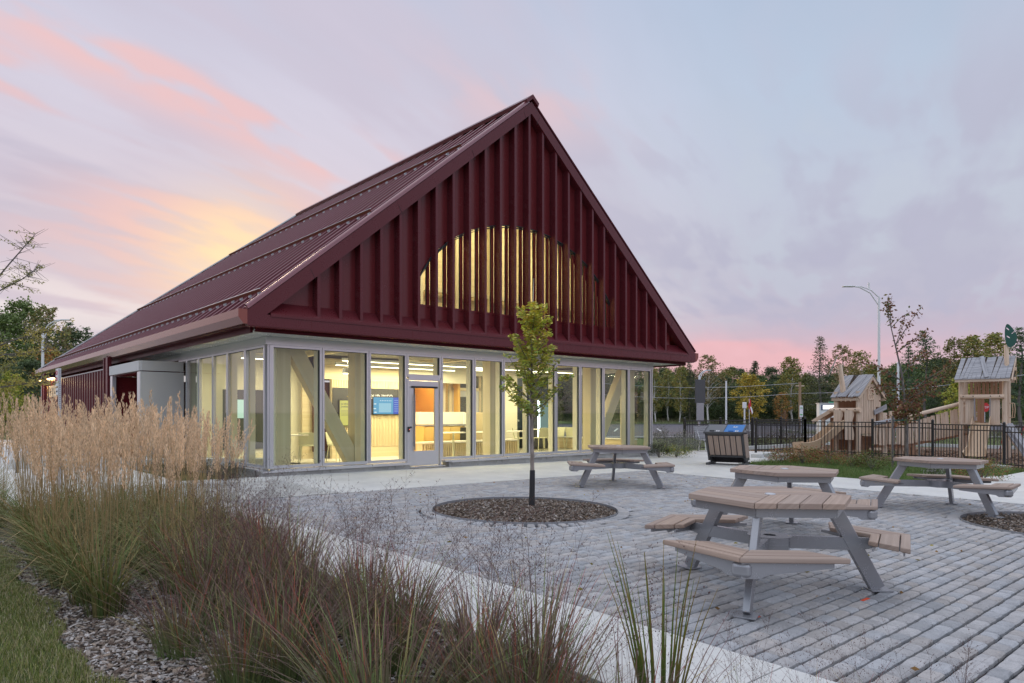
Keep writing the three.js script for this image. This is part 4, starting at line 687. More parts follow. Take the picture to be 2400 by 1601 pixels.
// red switchgrass: upright blades, green below and wine red above, a haze of fine panicles
function switchGrass(sd, n, H, nP, red) {
  seed(sd); const L = new Soup(), S = new Soup();
  for (let i = 0; i < n; i++) { const a = rr(0, 6.283), r = Math.sqrt(rnd()) * .14, len = H * rr(.5, 1.05), out = rr(.08, .95), b = [Math.cos(a) * r, Math.sin(a) * r], d = [Math.cos(a + rr(-.7, .7)), Math.sin(a + rr(-.7, .7))], droop = rnd() < .3 ? rr(.2, .5) : .1, pts = []; for (let k = 0; k <= 4; k++) { const t = k / 4; pts.push([b[0] + d[0] * out * len * (t * .55 + t * t * .5), len * (t - droop * t * t * t * .8), b[1] + d[1] * out * len * (t * .55 + t * t * .5)]); } const q = rnd(); const c0 = [.13, .21, .06], c1 = q < red ? [.20, .075, .095] : q < red + .12 ? [.42, .06, .065] : q < .92 ? [.24, .29, .11] : [.50, .38, .16]; L.ribbon(pts, rr(.008, .013), .0012, c0, c1, [-d[1], 0, d[0]]); }
  for (let i = 0; i < nP; i++) {
    const a = rr(0, 6.283), r = rnd() * .12, h = H * rr(1.15, 1.6), ln = rr(.05, .28), d = [Math.cos(a) * ln, Math.sin(a) * ln], b = [Math.cos(a) * r, Math.sin(a) * r], P = (t) => [b[0] + d[0] * h * t * t, h * t, b[1] + d[1] * h * t * t], st = [.12, .085, .055];
    S.ribbon([P(.2), P(.5), P(.75), P(1)], .0024, .0009, st, [.10, .055, .05], [.75, 0, .66]);
    for (let k = 0; k < 16; k++) { const t = rr(.58, .98), o = P(t), w = rr(0, 6.283), ll = rr(.08, .22) * (1.25 - t) * 2, e = [o[0] + Math.cos(w) * ll * .75, o[1] + ll * rr(.35, .8), o[2] + Math.sin(w) * ll * .75]; S.ribbon([o, e], .0013, .0008, [.11, .065, .05], [.10, .05, .045], [.75, 0, .66]); const ns = 4; for (let s = 0; s < ns; s++) { const f = rr(.3, 1), m = o.map((q2, ii) => lerp(q2, e[ii], f)); S.leaf(m[0], m[1], m[2], rr(.007, .013), .0036, [.11, .05, .045], [rr(-.6, .6), .7, rr(-.6, .6)]); } }
  }
  const g = new THREE.Group(); part(g, 'foliage', L.build(), M.leafy); part(g, 'panicles', S.build(), M.foliage); return g;
}
{
  const P = [[201, 220, .68, 9, .66], [202, 190, .62, 11, .74], [203, 230, .70, 8, .58], [204, 170, .56, 14, .74], [205, 200, .62, 10, .66]].map((a) => switchGrass(...a));
  seed(81); const spots = [];
  // front half of the bed: three loose rows
  for (let i = 0; i < 8; i++) spots.push([-3.42 + rr(-.08, .06), 8.2 + i * .52 + rr(-.1, .1), .95]);
  for (let i = 0; i < 9; i++) spots.push([-3.78 + rr(-.1, .1), 8.5 + i * .54 + rr(-.1, .1), 1.0]);
  for (let i = 0; i < 6; i++) spots.push([-4.25 + rr(-.1, .1), 9.3 + i * .5 + rr(-.1, .1), 1.0]);
  for (const [x, z, s] of [[-4.62, 10.15, .95], [-4.55, 10.9, .8], [-3.2, 7.6, .9], [-3.22, 6.9, .85], [-3.15, 6.2, .8], [-3.2, 5.5, .8]]) spots.push([x, z, s]);
  for (const [px, D, s] of [[1740, 2.75, .6], [1900, 2.6, .66], [2060, 2.65, .68], [2200, 2.5, .62], [1340, 3.0, .7], [1200, 3.15, .74]]) { const p = pix(px, D); spots.push([p.x, p.z, s]); }
  spots.forEach(([x, z, s], i) => { const D = (x - EYE.x) * FWD.x + (z - EYE.z) * FWD.z; if (D < 2.1) return; const c = P[i % 5].clone(); c.name = numbered('red_switchgrass'); D < 3.25 && x > -4.1 ? tag(c, 'small wine red switchgrass tuft at the bottom edge, in front of the paved plaza', 'ornamental grass', 'switchgrass tufts at the bottom edge') : x < -4.1 ? tag(c, 'wine red switchgrass clump on the lawn side of the bed, above the wood chip strip', 'ornamental grass', 'switchgrasses along the chip strip') : tag(c, 'wine red switchgrass clump with a haze of fine seed heads beside the concrete path', 'ornamental grass', 'red switchgrasses'); c.position.set(x, G(x, z) - .03, z); c.rotation.y = rr(0, 6.28); c.scale.setScalar(s * rr(.9, 1.1)); scene.add(c); });
  // the broad green sheaf at the bottom edge
  seed(208); const L = new Soup(); for (let i = 0; i < 28; i++) { const a = rr(0, 6.283), ln = rr(.02, .26), len = rr(.55, 1.0), d = [Math.cos(a), Math.sin(a)], pts = []; for (let k = 0; k <= 5; k++) { const t = k / 5; pts.push([d[0] * (.05 + ln * len * (t * .5 + t * t * .6)), len * (t - .08 * t * t), d[1] * (.05 + ln * len * (t * .5 + t * t * .6))]); } L.ribbon(pts, rr(.012, .017), .0015, [.05, .085, .015], rnd() < .7 ? [.15, .20, .03] : [.30, .22, .05], [.75, 0, .66]); }
  const g = thing('green_grass_sheaf', 'yellow-green broad-bladed grass sheaf at the bottom edge before the near picnic table', 'ornamental grass', [0, 0, 0]); const p = pix(1548, 2.95); g.position.set(p.x, G(p.x, p.z) - .02, p.z); part(g, 'foliage', L.build(), M.leafy);
}
// ginkgo in the round pit
{
  const x = 1.22, z = 6.85, y0 = G(x, z) - .02, t = thing('ginkgo_tree', 'young yellow-green ginkgo with a black trunk guard in the round chip pit', 'tree', [x, y0, z]); seed(91);
  const P = (h) => [.04 * (h / 3) + .012 * Math.sin(h * 3), h, -.03 * (h / 3)];
  part(t, 'trunk', tube([0, .4, .8, 1.2, 1.6, 2.0, 2.5, 3.0].map(P), [.036, .033, .030, .027, .022, .017, .012, .008], 9), std({ color: [1.7, 1.6, 1.5], map: withRep(tBark, 2, 8), roughness: .95, bumpMap: withRep(nFine, 3, 6), bumpScale: .005 }));
  part(t, 'trunk_guard', tube([0, .1, .55, .56].map(P), [.046, .044, .040, .034], 10), M.guard);
  part(t, 'leader', tube([P(2.95), [.06, 3.2, -.03], [.075, 3.42, -.035]], [.006, .004, .002], 5), M.birchBark);
  const limbs = [], spur = []; const N = 30;
  for (let i = 0; i < N; i++) { const f = i / N, h = 1.28 + 1.55 * Math.pow(f, 1.1), a = i * 2.4 + rr(-.3, .3), len = (.74 - .50 * f) * rr(.75, 1.1) * (h < 1.5 ? .95 : 1), up = rr(.75, 1.25) * (h < 1.5 ? .8 : 1), o = P(h), pts = []; for (let k = 0; k <= 4; k++) { const s = k / 4; pts.push([o[0] + Math.cos(a) * len * (s * .95 - .15 * s * s), o[1] + len * up * (s * .72 + .3 * s * s) * .95, o[2] + Math.sin(a) * len * (s * .95 - .15 * s * s)]); } limbs.push(tube(pts, [.010, .008, .006, .004, .002], 5)); for (let k = 0; k < 15; k++) { const s = rr(.15, 1), q = Math.min(3.999, s * 4), j = Math.floor(q), m = pts[j].map((c, ii) => lerp(c, pts[j + 1][ii], q - j)); spur.push([m[0] + rr(-.03, .03), m[1] + rr(-.02, .03), m[2] + rr(-.03, .03), h]); } }
  for (let k = 0; k < 40; k++) { const h = rr(1.5, 3.05), o = P(h); spur.push([o[0] + rr(-.05, .05), h, o[2] + rr(-.05, .05), h]); }
  part(t, 'branches', limbs, M.bark);
  const S = new Soup();
  for (const [a, b, c, h] of spur) for (let k = 0; k < 9; k++) {   // fan leaves in tufts
    const w = rr(0, 6.283), dr = [Math.cos(w), rr(-.5, .55), Math.sin(w)], L = Math.hypot(...dr), d = dr.map((q) => q / L), sz = rr(.030, .046), n = [rr(-.6, .6), 1, rr(-.6, .6)]; let s = [d[1] * n[2] - d[2] * n[1], d[2] * n[0] - d[0] * n[2], d[0] * n[1] - d[1] * n[0]]; const sl = Math.hypot(...s); s = s.map((q) => q / sl);
    const o = [a + d[0] * .03, b + d[1] * .03, c + d[2] * .03], pt = (f, u) => [o[0] + d[0] * sz * f + s[0] * sz * u, o[1] + d[1] * sz * f + s[1] * sz * u + .004 * Math.abs(u), o[2] + d[2] * sz * f + s[2] * sz * u], yl = clamp(.25 + .5 * (h - 1.3) / 1.6 + rr(-.35, .35), 0, 1), col = [lerp(.34, .80, yl), lerp(.43, .70, yl), lerp(.10, .13, yl)].map((q) => q * rr(.8, 1.15));
    S.tri(o, pt(.72, -.95), pt(1.05, -.5), col); S.tri(o, pt(1.05, -.5), pt(1.0, 0), col); S.tri(o, pt(1.0, 0), pt(1.05, .5), col); S.tri(o, pt(1.05, .5), pt(.72, .95), col);
  }
  part(t, 'crown', S.build(), M.leafy);
}
// young maple with bronze leaves on two stakes
{
  const p = pix(2124, 19.5), y0 = G(p.x, p.z) - .02, t = thing('bronze_maple', 'young maple with sparse bronze leaves staked before the playground', 'tree', [p.x, y0, p.z]); seed(95);
  const loc = (X, h, d = 0) => [RGT.x * X + FWD.x * d, h, RGT.z * X + FWD.z * d];
  part(t, 'trunk', tube([loc(.02, 0), loc(.02, .8), loc(-.02, 1.7), loc(-.12, 2.6), loc(-.30, 3.4), loc(-.42, 3.9), loc(-.58, 4.55)], [.045, .042, .036, .026, .018, .012, .004], 7), M.bark);
  part(t, 'trunk_guard', tube([loc(.02, 0), loc(.02, .22)], [.06, .055], 8), M.guard);
  const limbs = [], S = new Soup(), tip = (o, e, n, sp, r = .014) => { limbs.push(tube([o, o.map((q, i) => lerp(q, e[i], .5) + (i === 1 ? .06 : 0)), e], [r, r * .6, .003], 5)); for (let i = 0; i < n; i++) { const f = Math.pow(rnd(), .6), c = o.map((q, k) => lerp(q, e[k], f)); const m = [c[0] + gauss() * sp, c[1] + gauss() * sp, c[2] + gauss() * sp], b = rr(.7, 1.3), red = rnd(); S.leaf(...m, rr(.07, .12), .055, red < .62 ? [.20 * b, .09 * b, .05 * b] : red < .85 ? [.18 * b, .15 * b, .045 * b] : [.12 * b, .15 * b, .04 * b]); } };
  const L = [[-.02, 1.55, -.7, 2.05], [-.02, 1.5, .85, 1.95], [0, 1.7, .6, 2.5], [-.04, 1.8, -.45, 1.75], [-.05, 2.0, .9, 2.75], [-.1, 2.4, -1.25, 3.05], [-.12, 2.6, .5, 3.2], [-.28, 3.2, .4, 3.85], [-.3, 3.4, .15, 4.25], [-.42, 3.9, -.1, 4.45], [-.5, 4.2, -.85, 4.75], [-.05, 1.45, -.35, 1.5], [0, 1.6, .25, 1.45], [-.02, 1.9, .35, 2.2], [-.1, 2.2, -.5, 2.2]];
  for (const [a, b, c, d] of L) for (let k = 0; k < 2; k++) tip(loc(a, b), loc(c + rr(-.2, .2), d + rr(-.2, .2), rr(-.7, .7)), b < 2.3 ? 78 : 42, b < 2.3 ? .17 : .10);
  part(t, 'branches', limbs, M.bark); part(t, 'crown', S.build(), M.leafy);
  for (const [px, D, l] of [[2092, 19.2, 'dark metal tree stake left of the bronze maple'], [2154, 19.6, 'dark metal tree stake right of the bronze maple']]) { const q = pix(px, D), s = thing('tree_stake', l, 'stake', [q.x, G(q.x, q.z), q.z], -YAW); part(s, 'post', box(.045, 1.42, .045, 0, .71, 0), M.darkGrey); part(s, 'tie', bar([0, 1.3, 0], [px < 2100 ? .38 : -.38, 1.3, 0], .02, .03), M.green); }
}
// small shrubs: tufts of leaves on short twigs
function shrub(name, label, px, D, w, h, n, pal, size = .035, group) {
  const p = pix(px, D), t = thing(name, label, 'shrub', [p.x, G(p.x, p.z) - .03, p.z], 0, group), S = new Soup(), tw = [];
  for (let i = 0; i < 16; i++) { const a = rr(0, 6.283), r = rnd() * w * .42; tw.push(tube([[0, 0, 0], [Math.cos(a) * r * .5, h * .5, Math.sin(a) * r * .5], [Math.cos(a) * r, h * rr(.6, .95), Math.sin(a) * r]], [.006, .004, .002], 4)); }
  const lumps = [...Array(14)].map(() => { const a = rr(0, 6.283), r = Math.sqrt(rnd()) * w * .40; return [Math.cos(a) * r, h * rr(.35, .8) * (1 - .5 * (2 * r / w) ** 2), Math.sin(a) * r, w * rr(.10, .2)]; });
  for (let i = 0; i < n; i++) { const L = lumps[Math.floor(rnd() * lumps.length)], u = [gauss(), gauss(), gauss()]; let y = L[1] + u[1] * L[3]; if (y < .02) y = rr(.02, .1); const c = pal[Math.floor(rnd() * pal.length)], b = rr(.7, 1.25); S.leaf(L[0] + u[0] * L[3] * 1.2, y, L[2] + u[2] * L[3] * 1.2, size * rr(.7, 1.4), size * .6, c.map((q) => q * b)); }
  part(t, 'twigs', tw, M.barkFar); part(t, 'foliage', S.build(), M.leafy); return t;
}
{
  seed(97); const spirea = [[.30, .09, .065], [.20, .22, .06], [.32, .25, .07], [.15, .19, .05], [.40, .16, .08]], green = [[.15, .23, .06], [.22, .28, .07], [.10, .15, .05]], grey = [[.26, .265, .24], [.18, .19, .165], [.12, .125, .10]];
  shrub('low_shrub', 'low reddish shrub at the left end of the hedge, right of the bin', 1830, 20.6, 1.0, .5, 1500, spirea); shrub('low_shrub', 'low red and green shrub under the end of the small slide', 1880, 20.4, 1.2, .62, 1900, spirea); shrub('low_shrub', 'bronze red shrub in front of the playhouse slide posts', 1942, 19.8, 1.2, .55, 1700, spirea); shrub('low_shrub', 'olive shrub below the playhouse opening', 1996, 19.2, 1.1, .52, 1500, [...spirea, ...green]); shrub('low_shrub', 'bright olive shrub left of the first tree stake', 2043, 18.4, 1.1, .56, 1700, [...green, [.13, .12, .03], [.10, .05, .025]]);
  shrub('low_shrub', 'dark red shrub behind the right picnic table', 2232, 17.6, 1.0, .45, 1200, spirea); shrub('low_shrub', 'round olive and rust shrub at the far right corner of the lawn', 2302, 15.6, 1.05, .58, 2200, [...spirea, ...green]);
  shrub('low_shrub', 'pale variegated shrub behind the right picnic table', 2190, 16.6, .6, .3, 500, [[.42, .42, .40], [.06, .09, .03]]);
  shrub('grey_shrub', 'grey wispy shrub at the right corner of the pavilion', 1563, 24.5, 1.7, 1.15, 3200, grey, .04); shrub('green_shrub', 'dark green shrub with small yellow flowers at the foot of the pavilion corner', 1585, 22.6, 1.1, .55, 2200, [...green, [.03, .045, .02], [.45, .36, .03]], .03); shrub('green_shrub', 'dark green spreading shrub by the concrete base', 1545, 22.4, .9, .6, 1700, [[.035, .05, .022], [.06, .05, .03], [.05, .07, .03]], .03); shrub('grey_shrub', 'grey thin shrub left of the black fence', 1606, 25.2, 1.3, .95, 2000, grey, .035);
  for (let i = 0; i < 7; i++) { const x = -1.0 + rr(-.45, .45), z = .2 - i * .75; const s = shrub('ground_cover_plant', 'low grey-green cover plant in the bed along the left glass wall', 600, 10, .9, .22, 900, [[.11, .12, .075], [.085, .10, .05], [.15, .15, .10]], .035, 'cover plants by the left glass wall'); s.position.set(x, G(x, z), z); }
  for (let i = 0; i < 7; i++) { const s = shrub('thin_bush', 'thin leafy bush behind the far run of the black fence', 1700 + i * 32, 31 + rr(-.5, .5), 1.0, .75, 420, [[.10, .10, .035], [.13, .10, .04], [.08, .05, .03]], .05, 'bushes behind the far fence'); }
}
// tree at the left, trunk outside the picture, branches reaching in
{
  const t = thing('honey_locust_tree', 'honey locust whose thin branches reach in at the left edge', 'tree', [0, 0, 0]); const p = at(-9.6, 10.5); t.position.set(p.x, G(p.x, p.z), p.z); seed(99);
  const loc = (X, h, d = 0) => [RGT.x * (X + 9.6) + FWD.x * (d - 10.5), h, RGT.z * (X + 9.6) + FWD.z * (d - 10.5)];
  part(t, 'trunk', tube([loc(-9.6, 0, 10.5), loc(-9.55, 1.2, 10.5), loc(-9.4, 2.6, 10.4), loc(-9.3, 4, 10.3)], [.09, .075, .06, .03], 7), M.bark);
  const limbs = [], S = new Soup();
  const br = (pts, r, leafy, fine) => { const P = pts.map((q) => loc(...q)); limbs.push(tube(P, P.map((_, i) => r * (1 - .8 * i / (P.length - 1))), 5)); const n = 44; for (let k = 0; k < n; k++) { const f = rr(.45, 1) * (P.length - 1), j = Math.min(P.length - 2, Math.floor(f)), o = P[j].map((c, i) => lerp(c, P[j + 1][i], f - j)), w = rr(0, 6.283), l = rr(.12, .35), e = [o[0] + Math.cos(w) * l, o[1] + rr(-.12, .2), o[2] + Math.sin(w) * l]; limbs.push(tube([o, e], [.004, .0015], 3)); if (rnd() < leafy) for (let q = 0; q < 26; q++) { const g = rnd(), c = o.map((s, i) => lerp(s, e[i], g)), b = rr(.7, 1.3); S.leaf(c[0] + gauss() * .04, c[1] + gauss() * .028, c[2] + gauss() * .04, rr(.025, .045), .017, fine === 1 ? [.46 * b, .40 * b, .11 * b] : [.30 * b, .30 * b, .09 * b]); } } };
  br([[-9.4, 2.2, 10.4], [-8.3, 1.9, 10.2], [-7.2, 2.3, 10.0], [-6.5, 2.45, 9.9]], .022, .75, 1); br([[-9.4, 2.4, 10.4], [-8.0, 2.0, 10.2], [-7.2, 2.1, 9.9], [-6.2, 2.16, 9.8]], .018, .6, 1); br([[-9.35, 2.6, 10.4], [-7.9, 2.9, 10.3], [-7.3, 3.5, 10.2], [-6.95, 3.9, 10.2]], .02, .22, 0); br([[-9.35, 3.0, 10.3], [-7.6, 3.0, 10.2], [-7.1, 3.2, 10.1], [-6.75, 3.38, 10.0]], .016, .25, 0); br([[-9.45, 1.8, 10.4], [-8.2, 1.5, 10.1], [-7.2, 1.65, 9.9], [-6.5, 1.72, 9.8]], .015, .85, 1); br([[-9.45, 1.5, 10.4], [-8.0, 1.8, 10.0], [-7.1, 1.9, 9.8]], .013, .8, 0);
  part(t, 'branches', limbs, M.bark); part(t, 'crown', S.build(), M.leafy);
}

// ================================================================ FURNITURE ON THE PLAZA
function picnicTable() {
  const t = new THREE.Group(); t.name = 'picnic_table'; const R = .655, r3 = Math.sqrt(3), rot = (a) => new THREE.Matrix4().makeRotationY(-a);
  const V = (a, r, y = 0) => [Math.cos(a) * r, y, Math.sin(a) * r];
  seed(400);
  // hexagonal top: three rhombs of four planks each; legs stand under the corners at 0, 120 and 240 degrees
  for (let k = 0; k < 3; k++) {
    const a0 = k * 2 * Math.PI / 3, A = V(a0, R), B = V(a0 + Math.PI / 3, R), C = V(a0 + 2 * Math.PI / 3, R);   // rhomb: centre, A, B, C
    for (let i = 0; i < 4; i++) {
      const f0 = i / 4 + (i ? .006 : .004), f1 = (i + 1) / 4 - (i < 3 ? .006 : 0), pt = (f, g) => [A[0] * f + C[0] * g, A[2] * f + C[2] * g];
      const P = [pt(f0, .006), pt(f1, .006), pt(f1, 1), pt(f0, 1)];
      const g = prism(P.map(([x, z]) => [x, -z]), .042, 'x', .003).rotateX(-Math.PI / 2).translate(0, .718, 0);
      const dir = Math.atan2(C[2], C[0]); const u = g.attributes.uv, p = g.attributes.position, off = rnd() * 5; for (let j = 0; j < u.count; j++) u.setXY(j, p.getX(j) * Math.cos(dir) + p.getZ(j) * Math.sin(dir) + off, -p.getX(j) * Math.sin(dir) + p.getZ(j) * Math.cos(dir) + p.getY(j) + off);
      part(t, 'top_plank', g, [M.composite, M.compositeB, M.compositeC][(k * 4 + i * 7) % 3]);
    }
    const a = a0, leg = (w) => w;
    // apron under the top
    for (const s of [0, 1]) { const e0 = V(a0 + s * Math.PI / 3, R - .065, .682), e1 = V(a0 + (s + 1) * Math.PI / 3, R - .065, .682); part(t, 'top_frame', bar(e0, e1, .012, .065), M.steel); }
    part(t, 'top_spoke', bar(V(a, .03, .695), V(a, R - .07, .695), .04, .04), M.steel);
    // leg: flat steel box leaning out
    const L = part(t, 'leg', bar(V(a, .50, .675), V(a, .873, .012), .052, .115, new THREE.Vector3(0, 1, 0), 0, .006), M.steel);
    part(L, 'foot_plate', rbox(.17, .012, .15, 0, 0, 0, .003).applyMatrix4(rot(a)).translate(...V(a, .88, .008)), M.steel);
    // arm from the hub to the bench
    part(t, 'arm', prism([[.10, .335], [.10, .435], [.62, .425], [1.00, .415], [1.00, .375], [.70, .32], [.62, .325]], .046).translate(0, 0, -.023).applyMatrix4(rot(a)), M.steel);
    // V-shaped bench: two wings of three planks meeting at the leg
    const bench = part(t, 'bench_frame', [-1, 1].map((s) => { const d = a + Math.PI + s * Math.PI / 3, o = V(a, 1.095); const Lx = .62; return prism([[0, .305], [0, .412], [Lx, .412], [Lx, .380], [.17, .330], [.13, .305]], .012).applyMatrix4(rot(d)).translate(o[0], 0, o[2]); }).concat([-1, 1].map((s) => { const d = a + Math.PI + s * Math.PI / 3, o = V(a, .86); return prism([[0, .345], [0, .412], [.5, .412], [.5, .392]], .012).applyMatrix4(rot(d)).translate(o[0], 0, o[2]); })).concat([rbox(.13, .10, .07, 0, 0, 0, .03).applyMatrix4(rot(a + Math.PI / 2)).translate(...V(a, 1.075, .36))]), M.steel);
    for (const s of [-1, 1]) {
      const d = a + Math.PI + s * Math.PI / 3, n = [Math.cos(d) , Math.sin(d)], inw = [Math.cos(d + s * -Math.PI / 2), Math.sin(d + s * -Math.PI / 2)];
      // offsets measured from the outer edge inwards; mitre at the leg line
      for (const [o0, o1, round] of [[0, .066, 1], [.074, .205, 0], [.213, .279, 1]]) {
        const tip = V(a, 1.135), k = Math.tan(Math.PI / 6), q = (off, along) => [tip[0] + inw[0] * off + n[0] * (off * k * 1 + along), tip[2] + inw[1] * off + n[1] * (off * k * 1 + along)];
        const end = (off) => .735 - off * (k + .18), pts = [q(o0, .002), q(o1, .002), [tip[0] + inw[0] * o1 + n[0] * end(o1), tip[2] + inw[1] * o1 + n[1] * end(o1)], [tip[0] + inw[0] * o0 + n[0] * end(o0), tip[2] + inw[1] * o0 + n[1] * end(o0)]];
        const s2 = pts.map(([x, z]) => new THREE.Vector2(x, -z)); if (THREE.ShapeUtils.area(s2) < 0) s2.reverse();
        const g0 = new THREE.ExtrudeGeometry(new THREE.Shape(s2), { depth: round ? .018 : .03, bevelEnabled: true, bevelThickness: round ? .010 : .004, bevelSize: round ? .012 : .003, bevelOffset: round ? -.012 : -.003, bevelSegments: round ? 3 : 1 });
        let g = uvm(g0.rotateX(-Math.PI / 2).translate(0, round ? .424 : .418, 0), 'x'); const u = g.attributes.uv, p = g.attributes.position, off = rnd() * 5; for (let j = 0; j < u.count; j++) u.setXY(j, p.getX(j) * n[0] + p.getZ(j) * n[1] + off, p.getX(j) * inw[0] + p.getZ(j) * inw[1] + p.getY(j) + off);
        part(t, 'bench_plank', g, [M.composite, M.compositeB, M.compositeC][Math.floor(rnd() * 3)]);
      }
    }
  }
  const hub = part(t, 'hub', [new THREE.CylinderGeometry(.17, .17, .1, 6, 1, true).rotateY(Math.PI / 6).translate(0, .385, 0), new THREE.RingGeometry(.05, .17, 24).rotateX(-Math.PI / 2).translate(0, .436, 0)], M.steel);
  part(t, 'umbrella_ring', new THREE.TorusGeometry(.036, .008, 8, 24).rotateX(Math.PI / 2).translate(0, .762, 0), M.galv);
  return t;
}
{
  const proto = picnicTable();
  const put = (x, v, deg, label) => { const t = proto.clone(); t.name = numbered('picnic_table'); tag(t, label, 'picnic table', 'hexagonal picnic tables on the plaza'); t.position.set(x, G(x, -v) + .002, -v); t.quaternion.setFromUnitVectors(new THREE.Vector3(0, 1, 0), new THREE.Vector3(.008, 1, .0085).normalize()).multiply(new THREE.Quaternion().setFromAxisAngle(new THREE.Vector3(0, 1, 0), deg * Math.PI / 180)); scene.add(t); };
  put(-.60, -11.59, -161, 'nearest hexagonal picnic table, taupe planks on grey steel, in the right foreground');
  put(2.04, -10.35, 21, 'hexagonal picnic table half hidden directly behind the nearest one');
  put(4.68, -5.60, 47, 'hexagonal picnic table standing closest to the glass wall');
  put(6.05, -10.76, 5.7, 'hexagonal picnic table at the right, in front of the grass strip and playground fence');
  for (const [px, D, w, l] of [[1775, 4.83, .05, 'small orange paint mark on the pavers beside the near leg of the nearest table'], [2028, 5.32, .12, 'orange paint dash on the pavers left of the right leg of the nearest table']]) { const p = pix(px, D); part(scene, numbered('paint_mark'), drape(box(w, .003, .025, p.x, .002, p.z)), std({ color: [.75, .09, .03], roughness: .8 })).userData = { label: l, category: 'paint mark' }; }
}
// twin litter and recycling bin
{
  const f = pix(1656, 19.6), r = pix(1752, 19.15), X = new THREE.Vector3(r.x - f.x, 0, r.z - f.z), W = 1.02; const turn = Math.atan2(-X.z, X.x);
  const t = thing('recycling_bin', 'leaning twin bin with brown slats, grey and blue lids, before the black fence', 'recycling bin', [(f.x + r.x) / 2, G(f.x, f.z), (f.z + r.z) / 2], turn - .06);
  const sh = (g) => { const p = g.attributes.position; for (let i = 0; i < p.count; i++) p.setZ(i, p.getZ(i) + (p.getY(i) - .1) * .62); g.computeVertexNormals(); return g; };   // the whole body leans forward
  const D = .62;
  part(t, 'body', [sh(box(W - .06, .60, D - .06, 0, .56, -.35)), sh(box(.05, .78, D, -W / 2 + .025, .50, -.35)), sh(box(.05, .78, D, W / 2 - .025, .50, -.35)), sh(box(W, .05, D, 0, .235, -.35)), sh(box(W, .06, D, 0, .86, -.35))], M.darkGrey);
  part(t, 'skirt', [sh(box(W - .1, .2, .04, 0, .13, -.55)), sh(box(.04, .2, D * .8, -W / 2 + .06, .12, -.35)), sh(box(.04, .2, D * .8, W / 2 - .06, .12, -.35))], M.darkGrey);
  for (let i = 0; i < 6; i++) part(t, 'front_slat', sh(box(.125, .54, .02, -.375 + i * .15, .545, -.035, 'y', i)), M.composite);
  for (let i = 0; i < 4; i++) part(t, 'side_slat', sh(box(.02, .66, .125, W / 2 + .005, .53, -.14 - i * .14, 'y', i)), M.composite);
  const lid = (x, mat, name) => part(t, name, new THREE.BoxGeometry(.485, .03, .66).rotateX(.30).translate(x, 1.0, .20), mat);
  const l1 = lid(-.25, std({ color: [.13, .135, .145], roughness: .5 }), 'grey_lid'), l2 = lid(.25, M.blue, 'blue_lid');
  part(t, 'lid_rim', [new THREE.BoxGeometry(W + .04, .045, .03).rotateX(.3).translate(0, .905, .53), new THREE.BoxGeometry(W + .04, .045, .03).rotateX(.3).translate(0, 1.09, -.13), new THREE.BoxGeometry(.03, .05, .68).rotateX(.3).translate(-W / 2, 1.0, .2), new THREE.BoxGeometry(.03, .05, .68).rotateX(.3).translate(W / 2, 1.0, .2)], M.darkGrey);
  for (const [m, x] of [[l1, -.25], [l2, .25]]) { const tilt = (g) => g.rotateX(.30).translate(x, 1.0, .2); part(m, 'handle', tilt(rbox(.13, .03, .05, -.06, .025, .24, .008)), m === l2 ? M.blue : M.black); part(m, 'label_sticker', tilt(box(.085, .002, .085, .09, .0175, .22)), M.white); part(m, 'label_print', tilt(box(.05, .002, .03, .09, .0195, .22)), M.darkGrey); if (m === l2) { const g = []; for (let k = 0; k < 3; k++) { const a = k * 2.094 + .5; g.push(bar([Math.cos(a) * .055, .018, Math.sin(a) * .055 - .12], [Math.cos(a + 1.5) * .055, .018, Math.sin(a + 1.5) * .055 - .12], .018, .003)); g.push(new THREE.ConeGeometry(.022, .034, 3).rotateX(Math.PI / 2).rotateY(-a - 1.0).scale(1, .1, 1).translate(Math.cos(a + 1.6) * .055, .0185, Math.sin(a + 1.6) * .055 - .12)); } part(m, 'recycling_symbol', tilt(merge(g)), M.white); } }
  part(t, 'runner', [box(.09, .06, .95, -W / 2 + .03, .03, -.25), box(.09, .06, .95, W / 2 - .05, .03, -.25)], M.darkGrey);
}
// slatted bench by the fence
{
  const p = pix(1663, 26.6), t = thing('park_bench', 'grey slatted park bench with curved steel legs half hidden behind the bin', 'bench', [p.x, G(p.x, p.z), p.z], -YAW + .45);
  for (let i = 0; i < 6; i++) part(t, 'back_slat', rbox(1.5, .075, .025, .25, .50 + i * .085, -.22 - i * .02, .005), M.greyWood);
  for (let i = 0; i < 4; i++) part(t, 'seat_slat', rbox(1.5, .03, .095, .25, .44, -.14 + i * .11, .005), M.greyWood);
  for (const x of [-.35, .85]) part(t, 'leg', [tube([[x, .0, .28], [x, .03, .2], [x, .3, .16], [x, .42, .12], [x, .43, -.15], [x, .9, -.34]], .022, 6), tube([[x, 0, -.3], [x, .03, -.22], [x, .3, -.14], [x, .42, -.1]], .022, 6)], M.galv);
}
// ================================================================ FENCE
function fence(pts, label, step = .105) {
  const t = thing('metal_fence', label, 'fence');
  for (let i = 0; i < pts.length; i++) {
    const [x, z, y] = pts[i]; const pm = part(t, 'post', box(.065, 1.30, .065, x, y + .65, z), M.black); part(pm, 'post_cap', new THREE.ConeGeometry(.055, .04, 4).rotateY(Math.PI / 4).translate(x, y + 1.32, z), M.black);
    if (i === pts.length - 1) break; const [x2, z2, y2] = pts[i + 1], yb = (y + y2) / 2, L = Math.hypot(x2 - x, z2 - z), n = Math.max(2, Math.round(L / step));
    for (const h of [1.20, 1.05, .16]) part(t, 'rail', bar([x, yb + h, z], [x2, yb + h, z2], .032, .032), M.black);
    for (let k = 1; k < n; k++) { const f = k / n; part(t, 'picket', box(.019, 1.12, .019, lerp(x, x2, f), yb + .64, lerp(z, z2, f)), M.black); }
  }
}
const gy = (x, z) => G(x, z);
